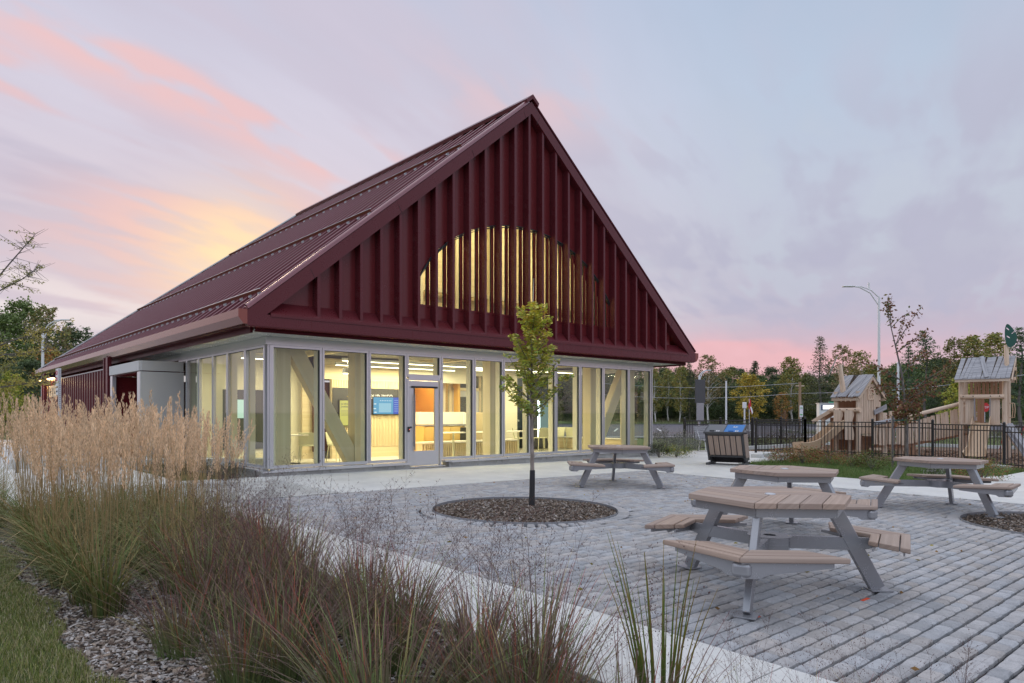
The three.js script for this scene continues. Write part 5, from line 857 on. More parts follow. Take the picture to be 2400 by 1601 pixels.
{
  const far = [16.4, 18.85, 21.3, 23.75, 26.0].map((x) => [x, -1.0, -.17]);
  fence(far, 'far run of black picket fence behind the bin and bench, before the parking lot');
  const nearPts = [[18.9, 2.45], [19.1, 4.7], [18.6, 6.7], [17.3, 8.9], [16.0, 11.1]].map(([x, z], i) => [x, z, [-.19, -.19, -.20, -.25, -.26][i]]);
  fence(nearPts, 'near run of black picket fence in front of the wooden play towers', .112);
  fence([[29.5, -.4], [30.2, 2.6], [31, 5.6], [31.6, 8.6], [32, 12]].map(([x, z]) => [x, z, -.30]), 'rear run of black picket fence seen through the playground', .16);
  fence([[18.9, 2.45, -.19], [18.2, .9, -.18]], 'short return of black picket fence behind the slide end');
}
// ================================================================ PLAYGROUND
{
  const pg = structure('playground_chips'); part(pg, 'chip_bed', drape(poly([[16.4, 0, 11], [19, 0, 2.6], [19.2, 0, -.5], [26, 0, -.6], [30.6, 0, 4], [31.6, 0, 12]].reverse()), -.045), std({ color: [.14, .085, .055], roughness: 1 }));
  seed(110); chips(pg, 16000, () => { const z = rr(-.4, 11), x = lerp(z < 2.5 ? 19 : lerp(19.1, 16.6, (z - 2.5) / 8.5), 27, Math.pow(rnd(), 1.4)); return [x, G(x, z) - .035 + rr(0, .02), z]; }, [[.26, .16, .10], [.34, .23, .15], [.18, .10, .06], [.42, .32, .24], [.13, .08, .05]], .04, .10, 'chip_layer');
  const cb = structure('playground_kerb'); const kerb = (a, b, w = .2, h = .14) => part(cb, 'kerb_stone', bar([a[0], gy(...a) + .03, a[1]], [b[0], gy(...b) + .03, b[1]], w, h), M.curb);
  kerb([18.4, -.8], [26.5, -.8]); kerb([26.5, -.8], [29.3, -.2]); kerb([29.3, -.3], [31.6, 8]); kerb([31.6, 8], [32, 12]); kerb([15.2, 2.6], [17.1, 2.1], .35, .18); kerb([16.9, 9.1], [18.6, 6.5], .25, .12);
  const YB = -.22;
  // ---- left tower
  const c1 = pix(2012, 25.1), T1 = thing('play_tower', 'wooden play tower with grey plank roof, small window and tan slide, left of the pair', 'play tower', [c1.x, YB, c1.z], -YAW + .0);
  // local axes: x right, z towards the camera; body turned so that the near edge is at the origin
  T1.scale.y = 1.1; const R1 = .52, cs = Math.cos(R1), sn = Math.sin(R1), gx = (a, b) => [a * cs - b * -sn * -1 * 0 - 0, 0];   // a runs along the gable wall to the right and away, b along the slide side to the left and away
  const Q = (a, b, y) => [a * cs - b * sn, y, -a * sn - b * cs];
  const wA = 1.30, wB = .88, log = (a, b, y0, y1, r = .085) => part(T1, 'log_post', rod(Q(a, b, y0), Q(a, b, y1), r, r * .97, 10, true), M.log);
  log(0, 0, 0, 2.12); log(0, wB, 0, 2.12); log(wA, 0, 0, 1.62); log(wA, wB, 0, 2.1); log(.02, wB * .42, 0, .95, .06);
  for (let i = 0; i < 8; i++) { const a0 = .10 + i * .148, a1 = a0 + .124, top = (a) => 2.02 + .62 * (1 - Math.abs(a - wA / 2) / (wA / 2)) - .04; if (i > 5 ) continue; const g = prism([[a0, .72 + rr(-.02, .02)], [a1, .72], [a1, top(a1)], [a0, top(a0)]], .03, 'y'); g.rotateY(R1); part(T1, 'wall_board', g.translate(0, 0, .02), M.log); }
  part(T1, 'wall_board', prism([[1.0, 1.6], [1.28, 1.6], [1.28, 2.06], [1.0, 2.3]], .03, 'y').rotateY(R1), M.log);
  for (let i = 0; i < 6; i++) { const b0 = .12 + i * .13; part(T1, 'rear_board', bar(Q(wA - .05, b0, .7), Q(wA - .05, b0, 2.1), .15, .025, new THREE.Vector3(1, 0, 0)), M.logRed); part(T1, 'rear_board', bar(Q(.1 + i * .19, wB, .15), Q(.1 + i * .19, wB, 2.1), .17, .025, new THREE.Vector3(0, 0, 1)), M.logRed); }
  part(T1, 'floor_deck', box(1.25, .06, .86, 0, 0, 0).applyMatrix4(new THREE.Matrix4().makeRotationY(R1)).translate(...Q(wA / 2, wB / 2, .98)), M.log);
  const win = part(T1, 'window_frame', [box(.30, .035, .03, .62, 2.19, .06), box(.34, .04, .03, .62, 1.86, .06), box(.035, .36, .03, .47, 2.02, .06), box(.035, .36, .03, .77, 2.02, .06), box(.025, .33, .025, .62, 2.02, .06), box(.3, .022, .025, .62, 2.02, .06)].map((g) => g.rotateY(R1)), M.logPale);
  // roof planks: two slopes falling to both sides of the gable
  const eave = 1.96, ridge = 2.66, ov = .18;
  for (const s of [0, 1]) for (let i = 0; i < 5; i++) { const b0 = -.16 + i * .235, b1 = b0 + .222, a0 = s ? wA + ov : -ov, y0 = eave - .03 + rr(-.012, .012), tw = s ? 0 : (i === 2 ? .12 : i === 3 ? -.08 : 0); const P = [Q(a0, b0 + tw * .5, y0), Q(a0, b1 + tw * .5, y0), Q(wA / 2, b1 - tw, ridge), Q(wA / 2, b0 - tw, ridge)], U = P.map((p) => [p[0], p[1] + .025 + (i % 2) * .008, p[2]]); part(T1, 'roof_plank', [poly(s ? U : U.slice().reverse()), poly(s ? P.slice().reverse() : P), poly([P[0], P[1], U[1], U[0]]), poly([P[0], U[0], U[3], P[3]]), poly([P[1], P[2], U[2], U[1]])].map((g) => g), M.greyWood); }
  for (const s of [0, 1]) { part(T1, 'barge_board', bar(Q(s ? wA + .16 : -.16, -.12, eave - .08), Q(wA / 2, -.12, ridge - .08), .03, .10), M.log); part(T1, 'eave_board', bar(Q(s ? wA + .1 : -.1, -.14, eave - .10), Q(s ? wA + .1 : -.1, 1.0, eave - .10), .04, .09), M.log); }
  part(T1, 'lookout_log', rod(Q(-.09, -.14, 1.5), Q(-.09, wB + .2, 1.5), .075, .075, 10, true), M.logPale); for (const b of [.02, .34, .62, .86]) part(T1, 'bolt_hole', rod(Q(-.155, b, 1.52), Q(-.17, b, 1.52), .02, .02, 8, true), M.black);
  for (const b of [.22, .42, .6]) part(T1, 'peg', rod(Q(-.12, b, 1.95), Q(-.12, b, 1.78), .018, .015, 6, true), M.logPale);
  for (const b of [.18, .62]) { const s = new THREE.Shape(); s.moveTo(0, .45); s.bezierCurveTo(-.06, .8, .12, .9, .02, 1.15); s.bezierCurveTo(-.06, 1.3, .02, 1.42, .12, 1.42); s.lineTo(.30, 1.42); s.lineTo(.30, .45); const g = new THREE.ExtrudeGeometry(s, { depth: .03, bevelEnabled: false, curveSegments: 6 }); g.translate(-.30, .08, 0).rotateY(Math.PI); const o = Q(-.1, b, 0); part(T1, 'curved_board', uvm(g.rotateY(-.35), 'y').translate(o[0] - .28, 0, o[2] + .02), M.log); }
  part(T1, 'slanted_board', bar(Q(.78, -.10, 1.42), Q(1.52, -.10, 1.62), .03, .16), M.greyWood);
  // mast with a leaf-shaped vane
  part(T1, 'mast', rod(Q(.05, .62, 2.05), [Q(.05, .62, 0)[0] - .14, 3.02, Q(.05, .62, 0)[2]], .095, .075, 10, true), M.logPale); { const o = Q(.05, .62, 0); o[1] = 0; part(T1, 'mast_arm', rod([o[0] - .1, 2.80, o[2]], [o[0] - .42, 2.92, o[2] + .1], .03, .025, 7), M.logPale);
    const s = new THREE.Shape(); s.moveTo(0, -.38); s.bezierCurveTo(.26, -.3, .24, .2, 0, .40); s.bezierCurveTo(-.24, .2, -.26, -.3, 0, -.38); part(T1, 'leaf_vane', new THREE.ExtrudeGeometry(s, { depth: .02, bevelEnabled: false }).rotateY(1.25).rotateZ(-.42).translate(o[0] - .46, 2.94, o[2] + .1), M.green); }
  // small lean-to roof over the slide
  part(T1, 'lean_to_roof', [bar(Q(.35, wB + .05, 1.62), Q(.35, wB + .95, 1.18), .75, .03, new THREE.Vector3(0, 1, 0)), bar(Q(-.02, wB + .0, 1.58), Q(-.02, wB + 1.0, 1.10), .04, .12)], M.log); part(T1, 'log_post', rod(Q(.1, wB + .62, 0), Q(.1, wB + .62, 1.25), .075, .075, 9, true), M.log); part(T1, 'log_post', rod(Q(.6, wB + .6, 0), Q(.6, wB + .6, 1.25), .075, .075, 9, true), M.logRed);
  // slide: a trough swept along a curve towards the left front
  { const o = Q(-.05, wB * .55, 0), path = [[o[0], 1.02, o[2]], [o[0] - .25, .96, o[2] + .06], [o[0] - .75, .62, o[2] + .18], [o[0] - 1.25, .34, o[2] + .3], [o[0] - 1.6, .26, o[2] + .38], [o[0] - 1.95, .24, o[2] + .46]], prof = [[-.27, .20], [-.24, .21], [-.22, .02], [.22, .02], [.24, .21], [.27, .20], [.24, -.06], [-.24, -.06]]; const pos = [], push = (a, b, c, d) => { pos.push(...a, ...b, ...c, ...a, ...c, ...d); }; const pts = new THREE.CatmullRomCurve3(path.map((p) => new THREE.Vector3(...p))).getPoints(18), rings = pts.map((p, i) => { const tg = pts[Math.min(i + 1, 18)].clone().sub(pts[Math.max(i - 1, 0)]).normalize(), sd = new THREE.Vector3().crossVectors(tg, new THREE.Vector3(0, 1, 0)).normalize(), up = new THREE.Vector3().crossVectors(sd, tg); return prof.map(([a, b]) => p.clone().addScaledVector(sd, a).addScaledVector(up, b).toArray()); }); for (let i = 0; i < 18; i++) for (let k = 0; k < prof.length; k++) { const j = (k + 1) % prof.length; push(rings[i][k], rings[i][j], rings[i + 1][j], rings[i + 1][k]); } const g = new THREE.BufferGeometry(); g.setAttribute('position', new THREE.Float32BufferAttribute(pos, 3)); g.computeVertexNormals(); part(T1, 'slide', g, M.slidePlastic); part(T1, 'slide_foot', box(.45, .2, .3, o[0] - 1.75, .1, o[2] + .40), M.slidePlastic); }
  // counter with boards under the window, tic-tac table
  part(T1, 'counter_board', bar(Q(.12, -.2, .68), Q(1.05, -.2, .68), .3, .045), M.log);
  part(T1, 'step_board', bar(Q(.2, -.42, .24), Q(1.5, -.42, .24), .28, .07), M.logPale);
  part(T1, 'low_wall', bar(Q(.1, .05, .36), Q(1.2, .05, .36), .06, .6), M.logRed);
  part(T1, 'log_post', rod(Q(.62, -.3, 0), Q(.62, -.3, .95), .06, .06, 8, true), M.log);
  part(T1, 'hand_bell', [rod(Q(1.05, .1, 1.22), Q(1.05, .1, 1.4), .07, .05, 10, true), rod(Q(1.05, .1, .98), Q(1.05, .1, 1.2), .012)], M.black);
  // ---- bridge of boards between the towers
  const B = thing('play_bridge', 'sloping plank bridge with log handrail joining the two play towers', 'play bridge', [c1.x, YB, c1.z], -YAW);
  const bp = (px, D, h) => { const X = (px - 1200) / 1637 * D - (2012 - 1200) / 1637 * 25.1; return [X, h, -(D - 25.1)]; };
  const hr = [[2048, 24.6, 1.16], [2120, 24.6, 1.38], [2262, 24.6, 1.92]].map((a) => bp(...a)); part(B, 'handrail_log', rod(hr[0], hr[1], .075, .075, 10, true), M.greyWood); part(B, 'handrail_log', rod(hr[1], hr[2], .07, .07, 10, true), M.log);
  seed(120); for (let i = 0; i < 21; i++) { const f = i / 20, px = 2052 + f * 212, top = lerp(1.02, 1.78, clamp((f - .18) / .82, 0, 1)), bot = lerp(.42, .82, clamp((f - .3) / .7, 0, 1)) + rr(-.02, .02), a = bp(px, 24.75, bot), b = bp(px + rr(-2, 2) - 3 * f, 24.75, top); part(B, 'bridge_board', bar(a, b, .125, .03, new THREE.Vector3(0, 0, 1), rnd() * 3), M.log); }
  for (const [px, h] of [[2073, 1.56], [2089, 1.62], [2110, 1.62], [2134, 1.62]]) part(B, 'log_post', rod(bp(px, 24.9 + (px % 3) * .3, 0), bp(px, 24.9 + (px % 3) * .3, h), .09, .088, 10, true), M.log);
  for (let i = 0; i < 6; i++) part(B, 'rear_board', bar(bp(2040 + i * 9, 26.2, .6), bp(2040 + i * 9, 26.2, 1.36), .12, .03, new THREE.Vector3(0, 0, 1)), M.logRed);
  part(B, 'rear_panel', bar(bp(2092, 26, 1.3), bp(2122, 26, 1.3), .05, .62), std({ color: [.36, .17, .08], roughness: .8 }));
  part(B, 'deck_beam', [bar(bp(2055, 24.9, .38), bp(2140, 24.9, .38), .1, .12), bar(bp(2140, 24.9, .44), bp(2265, 24.9, .82), .1, .1)], M.logRed);
  part(B, 'log_post', rod(bp(2140, 24.9, 0), bp(2140, 24.9, .6), .09, .09, 9, true), M.logRed);
  // ---- right tower
  const c2 = pix(2303, 24.0), T2 = thing('play_tower', 'taller wooden play tower at the right with green leaf disc and wide tan slide', 'play tower', [c2.x, YB, c2.z], -YAW - .70);
  T2.scale.set(.80, 1.03, .85); const lp = (x, z, h, r = .1) => part(T2, 'log_post', rod([x, 0, z], [x, h, z], r, r * .95, 10, true), M.log);
  lp(-.78, 0, 2.72); lp(.78, 0, 2.72); lp(-.78, -1.25, 2.7); lp(.79, -1.25, 2.7);
  part(T2, 'floor_deck', box(1.6, .05, 1.3, 0, 1.12, -.6), M.log);
  for (let i = 0; i < 8; i++) { const x = -.55 + i * .152 + rr(-.012, .012); part(T2, 'rear_board', box(.118, .75, .025, x, 2.36, -1.2, 'y', i), M.logRed); if (i < 3) part(T2, 'rear_board', box(.13, .95, .025, x + .12, 1.6, -1.2, 'y', i), M.logRed); }
  for (const x of [-.56, -.44, -.33]) { part(T2, 'wall_board', box(.115, .86, .03, x, 1.58, .02, 'y', x), M.log); part(T2, 'wall_board', box(.115, .86, .03, -x, 1.58, .02, 'y', x * 2), M.log); }
  part(T2, 'sill_board', [box(.5, .05, .08, -.46, 1.14, .03), box(.5, .05, .08, .46, 1.14, .03)], M.log);
  for (const s of [-1, 1]) part(T2, 'curved_board', bar([s * .26, 1.25, .08], [s * .28, 2.0, .08], .13, .03, new THREE.Vector3(1, 0, 0)), M.greyWood);
  part(T2, 'lookout_log', rod([-.80, 2.05, .10], [.78, 2.05, .10], .075, .075, 10, true), M.logPale); for (const x of [-.68, -.32, .3, .62]) part(T2, 'bolt_hole', rod([x, 2.06, .17], [x, 2.06, .182], .02, .02, 8, true), M.black);
  { const xs = [-.98, -.80, -.66, -.50, -.36, -.19, -.02, .16, .33, .50, .68, .84, 1.0]; for (let i = 0; i < xs.length - 1; i++) for (const s of [0, 1]) { const x0 = xs[i] + .006, x1 = xs[i + 1] - .006, sk = .12 + (s ? 0 : [.0, .08, .1, 0, -.02, -.05, .02, 0, .06, .08, 0, 0][i]), z0 = s ? -1.65 : .45, P = [[x0, 2.62, z0], [x1, 2.62, z0], [x1 + sk, 3.36, -.6], [x0 + sk, 3.36, -.6]], lift = .028 + (i % 3) * .009, U = P.map((p) => [p[0], p[1] + lift, p[2]]); part(T2, 'roof_plank', [poly(s ? U.slice().reverse() : U), poly(s ? P : P.slice().reverse()), poly([P[0], P[1], U[1], U[0]]), poly([P[1], P[2], U[2], U[1]]), poly([P[3], P[0], U[0], U[3]])], M.greyWood); } part(T2, 'roof_plank', bar([.2, 2.68, .46], [-.1, 3.42, -.58], .16, .03, new THREE.Vector3(0, 1, 1)), M.greyWood); }
  part(T2, 'eave_board', [box(1.95, .085, .04, .02, 2.58, .40), box(1.95, .085, .04, .02, 2.58, -1.6)], M.log); part(T2, 'barge_board', [bar([1.06, 2.56, .42], [1.12, 3.3, -.6], .03, .1), bar([1.06, 2.56, -1.62], [1.12, 3.3, -.6], .03, .1)], M.log); part(T2, 'purlin_end', [box(.14, .1, .12, 1.1, 2.62, .1), box(.14, .1, .12, 1.1, 2.95, -.2)], M.logPale);
  part(T2, 'mast', rod([.84, 2.9, -.2], [.82, 3.75, -.2], .09, .085, 10, true), M.logPale);
  { const s = new THREE.Shape(); s.moveTo(-.02, -.36); s.bezierCurveTo(.20, -.36, .30, -.05, .16, .12); s.bezierCurveTo(.08, .24, -.04, .40, -.11, .37); s.bezierCurveTo(-.22, .3, -.2, -.3, -.02, -.36); for (const [x, y, a] of [[-.08, .22, -.7], [.10, .10, .6], [-.06, -.03, -.6]]) { const h = new THREE.Path(); h.absellipse(x, y, .065, .016, 0, 6.283, false, a); s.holes.push(h); } const g = new THREE.ExtrudeGeometry(s, { depth: .022, bevelEnabled: false, curveSegments: 10 }); part(T2, 'leaf_disc', g.scale(1.06, 1.06, 1).translate(.96, 4.03, -.1), M.green); }
  // wide slide to the front
  { const N = 16, pr = [[-.36, .24], [-.32, .25], [-.29, .02], [0, .0], [.29, .02], [.32, .25], [.36, .24], [.33, -.05], [-.33, -.05]], pos = [], pts = new THREE.CatmullRomCurve3([[-.02, 1.17, .02], [-.02, 1.06, .3], [-.03, .62, .85], [-.04, .24, 1.35], [-.05, .14, 1.6], [-.05, .12, 1.85]].map((p) => new THREE.Vector3(...p))).getPoints(N), rings = pts.map((p, i) => { const tg = pts[Math.min(i + 1, N)].clone().sub(pts[Math.max(i - 1, 0)]).normalize(), sd = new THREE.Vector3(1, 0, 0), up = new THREE.Vector3().crossVectors(sd, tg).multiplyScalar(-1); const fl = 1 + .25 * sstep(.6, 1, i / N) - .08 * (1 - i / N); return pr.map(([a, b]) => p.clone().addScaledVector(sd, a * fl).addScaledVector(up, b * (1 - .5 * sstep(.75, 1, i / N))).toArray()); }); for (let i = 0; i < N; i++) for (let k = 0; k < pr.length; k++) { const j = (k + 1) % pr.length, [a, b, c, d] = [rings[i][k], rings[i][j], rings[i + 1][j], rings[i + 1][k]]; pos.push(...a, ...b, ...c, ...a, ...c, ...d); } const g = new THREE.BufferGeometry(); g.setAttribute('position', new THREE.Float32BufferAttribute(pos, 3)); g.computeVertexNormals(); part(T2, 'slide', g, M.slidePlastic); }
  for (const x of [.92, 1.0]) part(T2, 'grab_rail', tube([[x, 1.35, -.3], [x + .1, 1.36, -.25], [x + .12, 1.6, -.25], [x + .1, 1.82, -.25], [x, 1.83, -.3]], .018, 6), M.slidePlastic);
  part(T2, 'climbing_ramp', [bar([.82, 1.15, -.2], [1.75, .02, .35], .7, .04), bar([.82, 1.08, .12], [1.75, -.05, .68], .05, .16)], M.greyWood); part(T2, 'ramp_beam', bar([.85, .9, .1], [1.6, 0, .55], .08, .14), M.log);
  const hm = thing('hanging_seat', 'dark cloth seat hung on red ropes under the right play tower', 'swing seat', [c2.x, YB, c2.z], -YAW - .70); { const P = [[.45, .30, -.35], [.62, .20, -.4], [.82, .26, -.45], [.96, .5, -.5], [1.02, .72, -.5]], w = [.05, .12, .14, .10, .03], L = []; for (let i = 0; i < 4; i++) L.push(poly([[P[i][0], P[i][1], P[i][2] - w[i]], [P[i + 1][0], P[i + 1][1], P[i + 1][2] - w[i + 1]], [P[i + 1][0], P[i + 1][1], P[i + 1][2] + w[i + 1]], [P[i][0], P[i][1], P[i][2] + w[i]]])); part(hm, 'cloth_seat', L, M.darkGrey); part(hm, 'rope', [rod([.45, .3, -.35], [.62, 1.1, -.4], .012), rod([1.02, .72, -.5], [1.12, 1.1, -.5], .014)], M.red); }
}
// ================================================================ POSTS, LAMPS AND SIGNS
function lampPost(name, label, px, topPx, D, h0, armTo, r = .09, mat = M.galv) {
  const p = pix(px, D), y0 = h0, top = 1.33 + (968 - topPx) / 1637 * D, t = thing(name, label, 'street lamp', [p.x, y0, p.z], -YAW), H = top - y0;
  part(t, 'pole', rod([0, 0, 0], [0, H, 0], r, r * .7, 10, true), mat); part(t, 'base_plate', rbox(.4, .04, .4, 0, .02, 0, .01), mat);
  const [ax, ah] = armTo; part(t, 'arm', [tube([[0, H - .5, 0], [ax * .25, H + ah * .35, 0], [ax * .55, H + ah * .9, 0], [ax * .75, H + ah, 0]], r * .38, 6), tube([[0, H - .05, 0], [ax * .22, H + ah * .62, 0], [ax * .5, H + ah * .98, 0], [ax * .75, H + ah, 0]], r * .38, 6)], mat);
  part(t, 'lamp_head', rbox(Math.abs(ax) * .34, .07, .26, ax * .87, H + ah, 0, .03), mat); return t;
}
{
  lampPost('street_lamp', 'tall white street lamp with curved double arm rising behind the playhouse', 2060, 695, 38, -.3, [-1.9, .55], .088, M.white); const tl = scene.children[scene.children.length - 1]; part(tl, 'bracket_plate', box(.1, .35, .03, -.55, 8.55, .0), M.white);
  lampPost('street_lamp', 'grey street lamp with a curved arm behind the left end of the pavilion', 100, 779, 46, -.1, [1.75, .82], .11, M.white);
  lampPost('street_lamp', 'distant white lamp post with curved arm right of the pavilion eave', 1639, 880, 62, -.3, [1.0, .45], .11, M.white);
  const post = (px, top, bot, D, w, label, mat, extra) => { const p = pix(px, D), t = thing('post', label, 'post', [p.x, -.3, p.z], -YAW), H = 1.63 + (968 - top) / 1637 * D; part(t, 'pole', rod([0, 0, 0], [0, H, 0], w, w * .9, 8, true), mat); extra && extra(t, H); return t; };
  post(1702, 893, 993, 70, .09, 'plain white post standing right of the lamp on the parking lot', M.white, (t, H) => part(t, 'cap', rbox(.3, .06, .1, 0, H + .02, 0, .01), M.darkGrey)); post(1745, 950, 1010, 58, .07, 'short white post with a small box on top behind the fence', M.white, (t, H) => part(t, 'box', rbox(.3, .5, .2, 0, H, 0, .03), M.white)); post(2105, 850, 985, 58, .10, 'white pole behind the bronze maple', M.white, (t, H) => part(t, 'cap', rbox(.2, .1, .2, 0, H, 0, .02), M.white));
  { const p = pix(1641, 60), t = thing('sign_board', 'tall grey back of a road sign on a white post beside the parking lot', 'sign', [p.x, -.3, p.z], -YAW + .5); part(t, 'upper_panel', rbox(1.1, 2.0, .12, 0, 3.5, 0, .02), M.darkGrey); part(t, 'lower_panel', rbox(.8, 1.6, .10, 0, 1.7, 0, .02), M.steel); part(t, 'post', rod([0, 0, -.12], [0, 4.4, -.12], .09, .09, 8, true), M.galv); }
  { const p = pix(1875, 74), t = thing('utility_pole', 'brown wooden utility pole at the edge of the woods behind the fence', 'utility pole', [p.x, -.3, p.z], -YAW); part(t, 'pole', rod([0, 0, 0], [0, 4.9, 0], .16, .13, 9, true), std({ color: [.30, .2, .12], roughness: .9 })); part(t, 'crossbar', box(.9, .1, .1, 0, 4.5, 0), M.log); }
  { const p = pix(1877.5, 52), t = thing('bus_stop_sign', 'narrow white route sign with green marks beside the utility pole', 'sign', [p.x, -.3, p.z], -YAW); part(t, 'post', rod([0, 0, 0], [0, 2.2, 0], .04), M.galv); part(t, 'panel', rbox(.26, .85, .05, 0, 1.75, .05, .02), M.white); part(t, 'green_mark', [box(.18, .06, .01, 0, 2.0, .08), box(.18, .08, .01, 0, 1.5, .08)], std({ color: [.10, .42, .12], roughness: .6 })); }
  { const p = pix(1756, 62), t = thing('flag', 'small red and white flag on a thin pole before the dark spruce', 'flag', [p.x, -.3, p.z], -YAW); part(t, 'pole', rod([0, 0, 0], [0, 2.9, 0], .025), M.white); part(t, 'red_field', poly([[0, 2.9, 0], [-.1, 2.2, .05], [.22, 1.5, .05], [.15, 2.75, .0]]), M.red); part(t, 'white_field', poly([[.04, 2.2, .07], [.24, 1.5, .06], [.34, 1.7, .02], [.2, 2.15, .03]]), M.white); }
  { const p = pix(1944, 43), t = thing('charging_kiosk', 'white kiosk cabinet with a glowing white display behind the playground', 'kiosk', [p.x, -.3, p.z], -YAW - .12); part(t, 'cabinet', rbox(1.35, 2.2, .6, 0, 1.1, 0, .03), M.white); part(t, 'roof_trim', rbox(1.42, .05, .66, 0, 2.22, 0, .01), M.galv); part(t, 'display_frame', rbox(1.2, .32, .03, .02, 1.97, .31, .008), std({ color: [.03, .06, .16], roughness: .4 })); part(t, 'lit_display', box(1.05, .25, .01, .04, 1.98, .328), glow(1, 1, 1, 1.6)); part(t, 'shelf', rbox(.5, .18, .12, -.3, 1.52, .34, .02), M.white); part(t, 'top_sign', rbox(.42, .07, .1, .1, 2.28, .2, .01), std({ color: [.02, .32, .16], roughness: .5 })); part(t, 'small_print', [box(.1, .02, .004, .22, 1.15, .303), box(.05, .12, .004, .2, 1.02, .303)], M.darkGrey); }
  { const p = pix(2308, 52), t = thing('stop_sign', 'small red octagonal stop sign seen through the right play tower', 'road sign', [p.x, -.3, p.z], -YAW); part(t, 'post', rod([0, 0, 0], [0, 2.0, 0], .03), M.galv); part(t, 'octagon', new THREE.CylinderGeometry(.36, .36, .02, 8).rotateX(Math.PI / 2).rotateZ(Math.PI / 8).translate(0, 2.05, .04), M.red); { const g = text('STOP', .17); const w = g.boundingBox.max.x; g.scale(.52 / w, 1, 1).translate(-.26, 1.97, .052); part(t, 'lettering', g, M.white); } }
  // perforated sign post before the sign wall
  { const p = pix(139.5, 12), y0 = G(p.x, p.z), t = thing('parking_sign', 'galvanised perforated post with a narrow no parking sign above the feather grass', 'sign', [p.x, y0, p.z], -YAW - .72), H = 2.10 - y0; part(t, 'post', box(.038, H, .038, 0, H / 2, 0), M.galv); for (let i = 0; i < 30; i++) part(t, 'hole', box(.003, .012, .012, .0195, H - .05 - i * .035, 0), M.darkGrey); const pn = part(t, 'panel', rbox(.13, .30, .006, -.03, H - .16, .03, .002), M.white); part(pn, 'red_circle', new THREE.TorusGeometry(.035, .006, 6, 20).translate(-.03, H - .08, .035), M.red); part(pn, 'red_circle', new THREE.TorusGeometry(.03, .006, 6, 20).translate(-.03, H - .19, .035), M.red); part(t, 'lower_panel', rbox(.11, .12, .006, -.03, H - .40, .03, .002), M.white); part(t, 'lower_print', box(.08, .03, .002, -.03, H - .4, .035), M.darkGrey); }
  { const p = pix(40, 15), t = thing('bollard_post', 'thin dark post at the left edge behind the grasses', 'post', [p.x, G(p.x, p.z), p.z]); part(t, 'pole', rod([0, 0, 0], [0, 1.2, 0], .03), M.darkGrey); part(t, 'cap', rod([0, 1.2, 0], [0, 1.23, 0], .036, .03, 8, true), M.darkGrey); }
  // wires across the woods
  const wire = (a, b, l) => { const A = [a[0], a[1], a[2]], n = 12, P = []; for (let i = 0; i <= n; i++) { const f = i / n; P.push([lerp(A[0], b[0], f), lerp(A[1], b[1], f) - .5 * Math.sin(Math.PI * f), lerp(A[2], b[2], f)]); } solo('overhead_wire', tube(P, .022, 4), M.galv, l, 'wire'); };
  const wp = (px, y, D) => { const p = pix(px, D); return [p.x, 1.33 + (968 - y) / 1637 * D, p.z]; };
  wire(wp(1400, 924, 80), wp(1875, 922, 74), 'lower overhead wire in front of the woods right of the pavilion'); wire(wp(1400, 898, 80), wp(1875, 898, 74), 'upper overhead wire in front of the woods right of the pavilion'); wire(wp(1875, 922, 74), wp(2460, 870, 60), 'overhead wire running right from the utility pole over the playground');
}
// road and car park beyond the fence
{
  const road = structure('parking_lot'), cw = (X, D, y) => { const p = at(X, D); return [p.x, y, p.z]; };
  const sheet = (X0, D0, X1, D1, y, mat, name) => part(road, name, poly([cw(X0, D0, y), cw(X1, D0, y), cw(X1, D1, y), cw(X0, D1, y)]), mat);
  sheet(2, 46, 70, 100, -.312, M.asphalt, 'asphalt');
  for (let i = 0; i < 8; i++) { const X = 9 + i * 4.2; part(road, 'painted_line', poly([cw(X, 62, -.306), cw(X + .16, 62, -.306), cw(X + 2.3, 74, -.306), cw(X + 2.1, 74, -.306)]), M.roadPaint); }
  sheet(10, 57, 60, 57.25, -.306, std({ color: [.36, .15, .06], roughness: .8 }), 'painted_line'); sheet(-6, 100, 70, 100.8, -.25, M.curb, 'kerb'); sheet(6, 45.4, 60, 46, -.22, M.curb, 'kerb');
  const verge = structure('grass_verge'); part(verge, 'verge_turf', poly([cw(-10, 100.8, -.2), cw(90, 100.8, -.2), cw(90, 135, .4), cw(-10, 135, .4)]), M.meadow);
  seed(130); const pal = [[.15, .13, .05], [.09, .11, .03], [.20, .15, .08], [.07, .10, .03]];
  grass('verge_grass', 14000, () => { const D = rr(101, 118), X = rr(8, 75), p = at(X, D); return [p.x, -.15, p.z]; }, .3, .9, pal, 'rough dry grass verge at the foot of the woods beyond the parking lot', 'grass', 5);
  grass('verge_grass', 9000, () => { const D = rr(36, 60), X = rr(22, 46), p = at(X, D); return [p.x, -.32, p.z]; }, .15, .5, [[.08, .13, .02], [.11, .15, .03], [.2, .17, .08]], 'green and dry grass rising behind the right play tower', 'grass', 4);
  const lk = structure('stone_kerb'); for (let i = 0; i < 6; i++) { const p = at(-11.2 + i * 1.05, 16.4 - i * .0); part(lk, 'granite_block', rbox(1.02, .3, .3, p.x, .12, p.z, .02).translate(0, 0, 0), M.curb); }
}

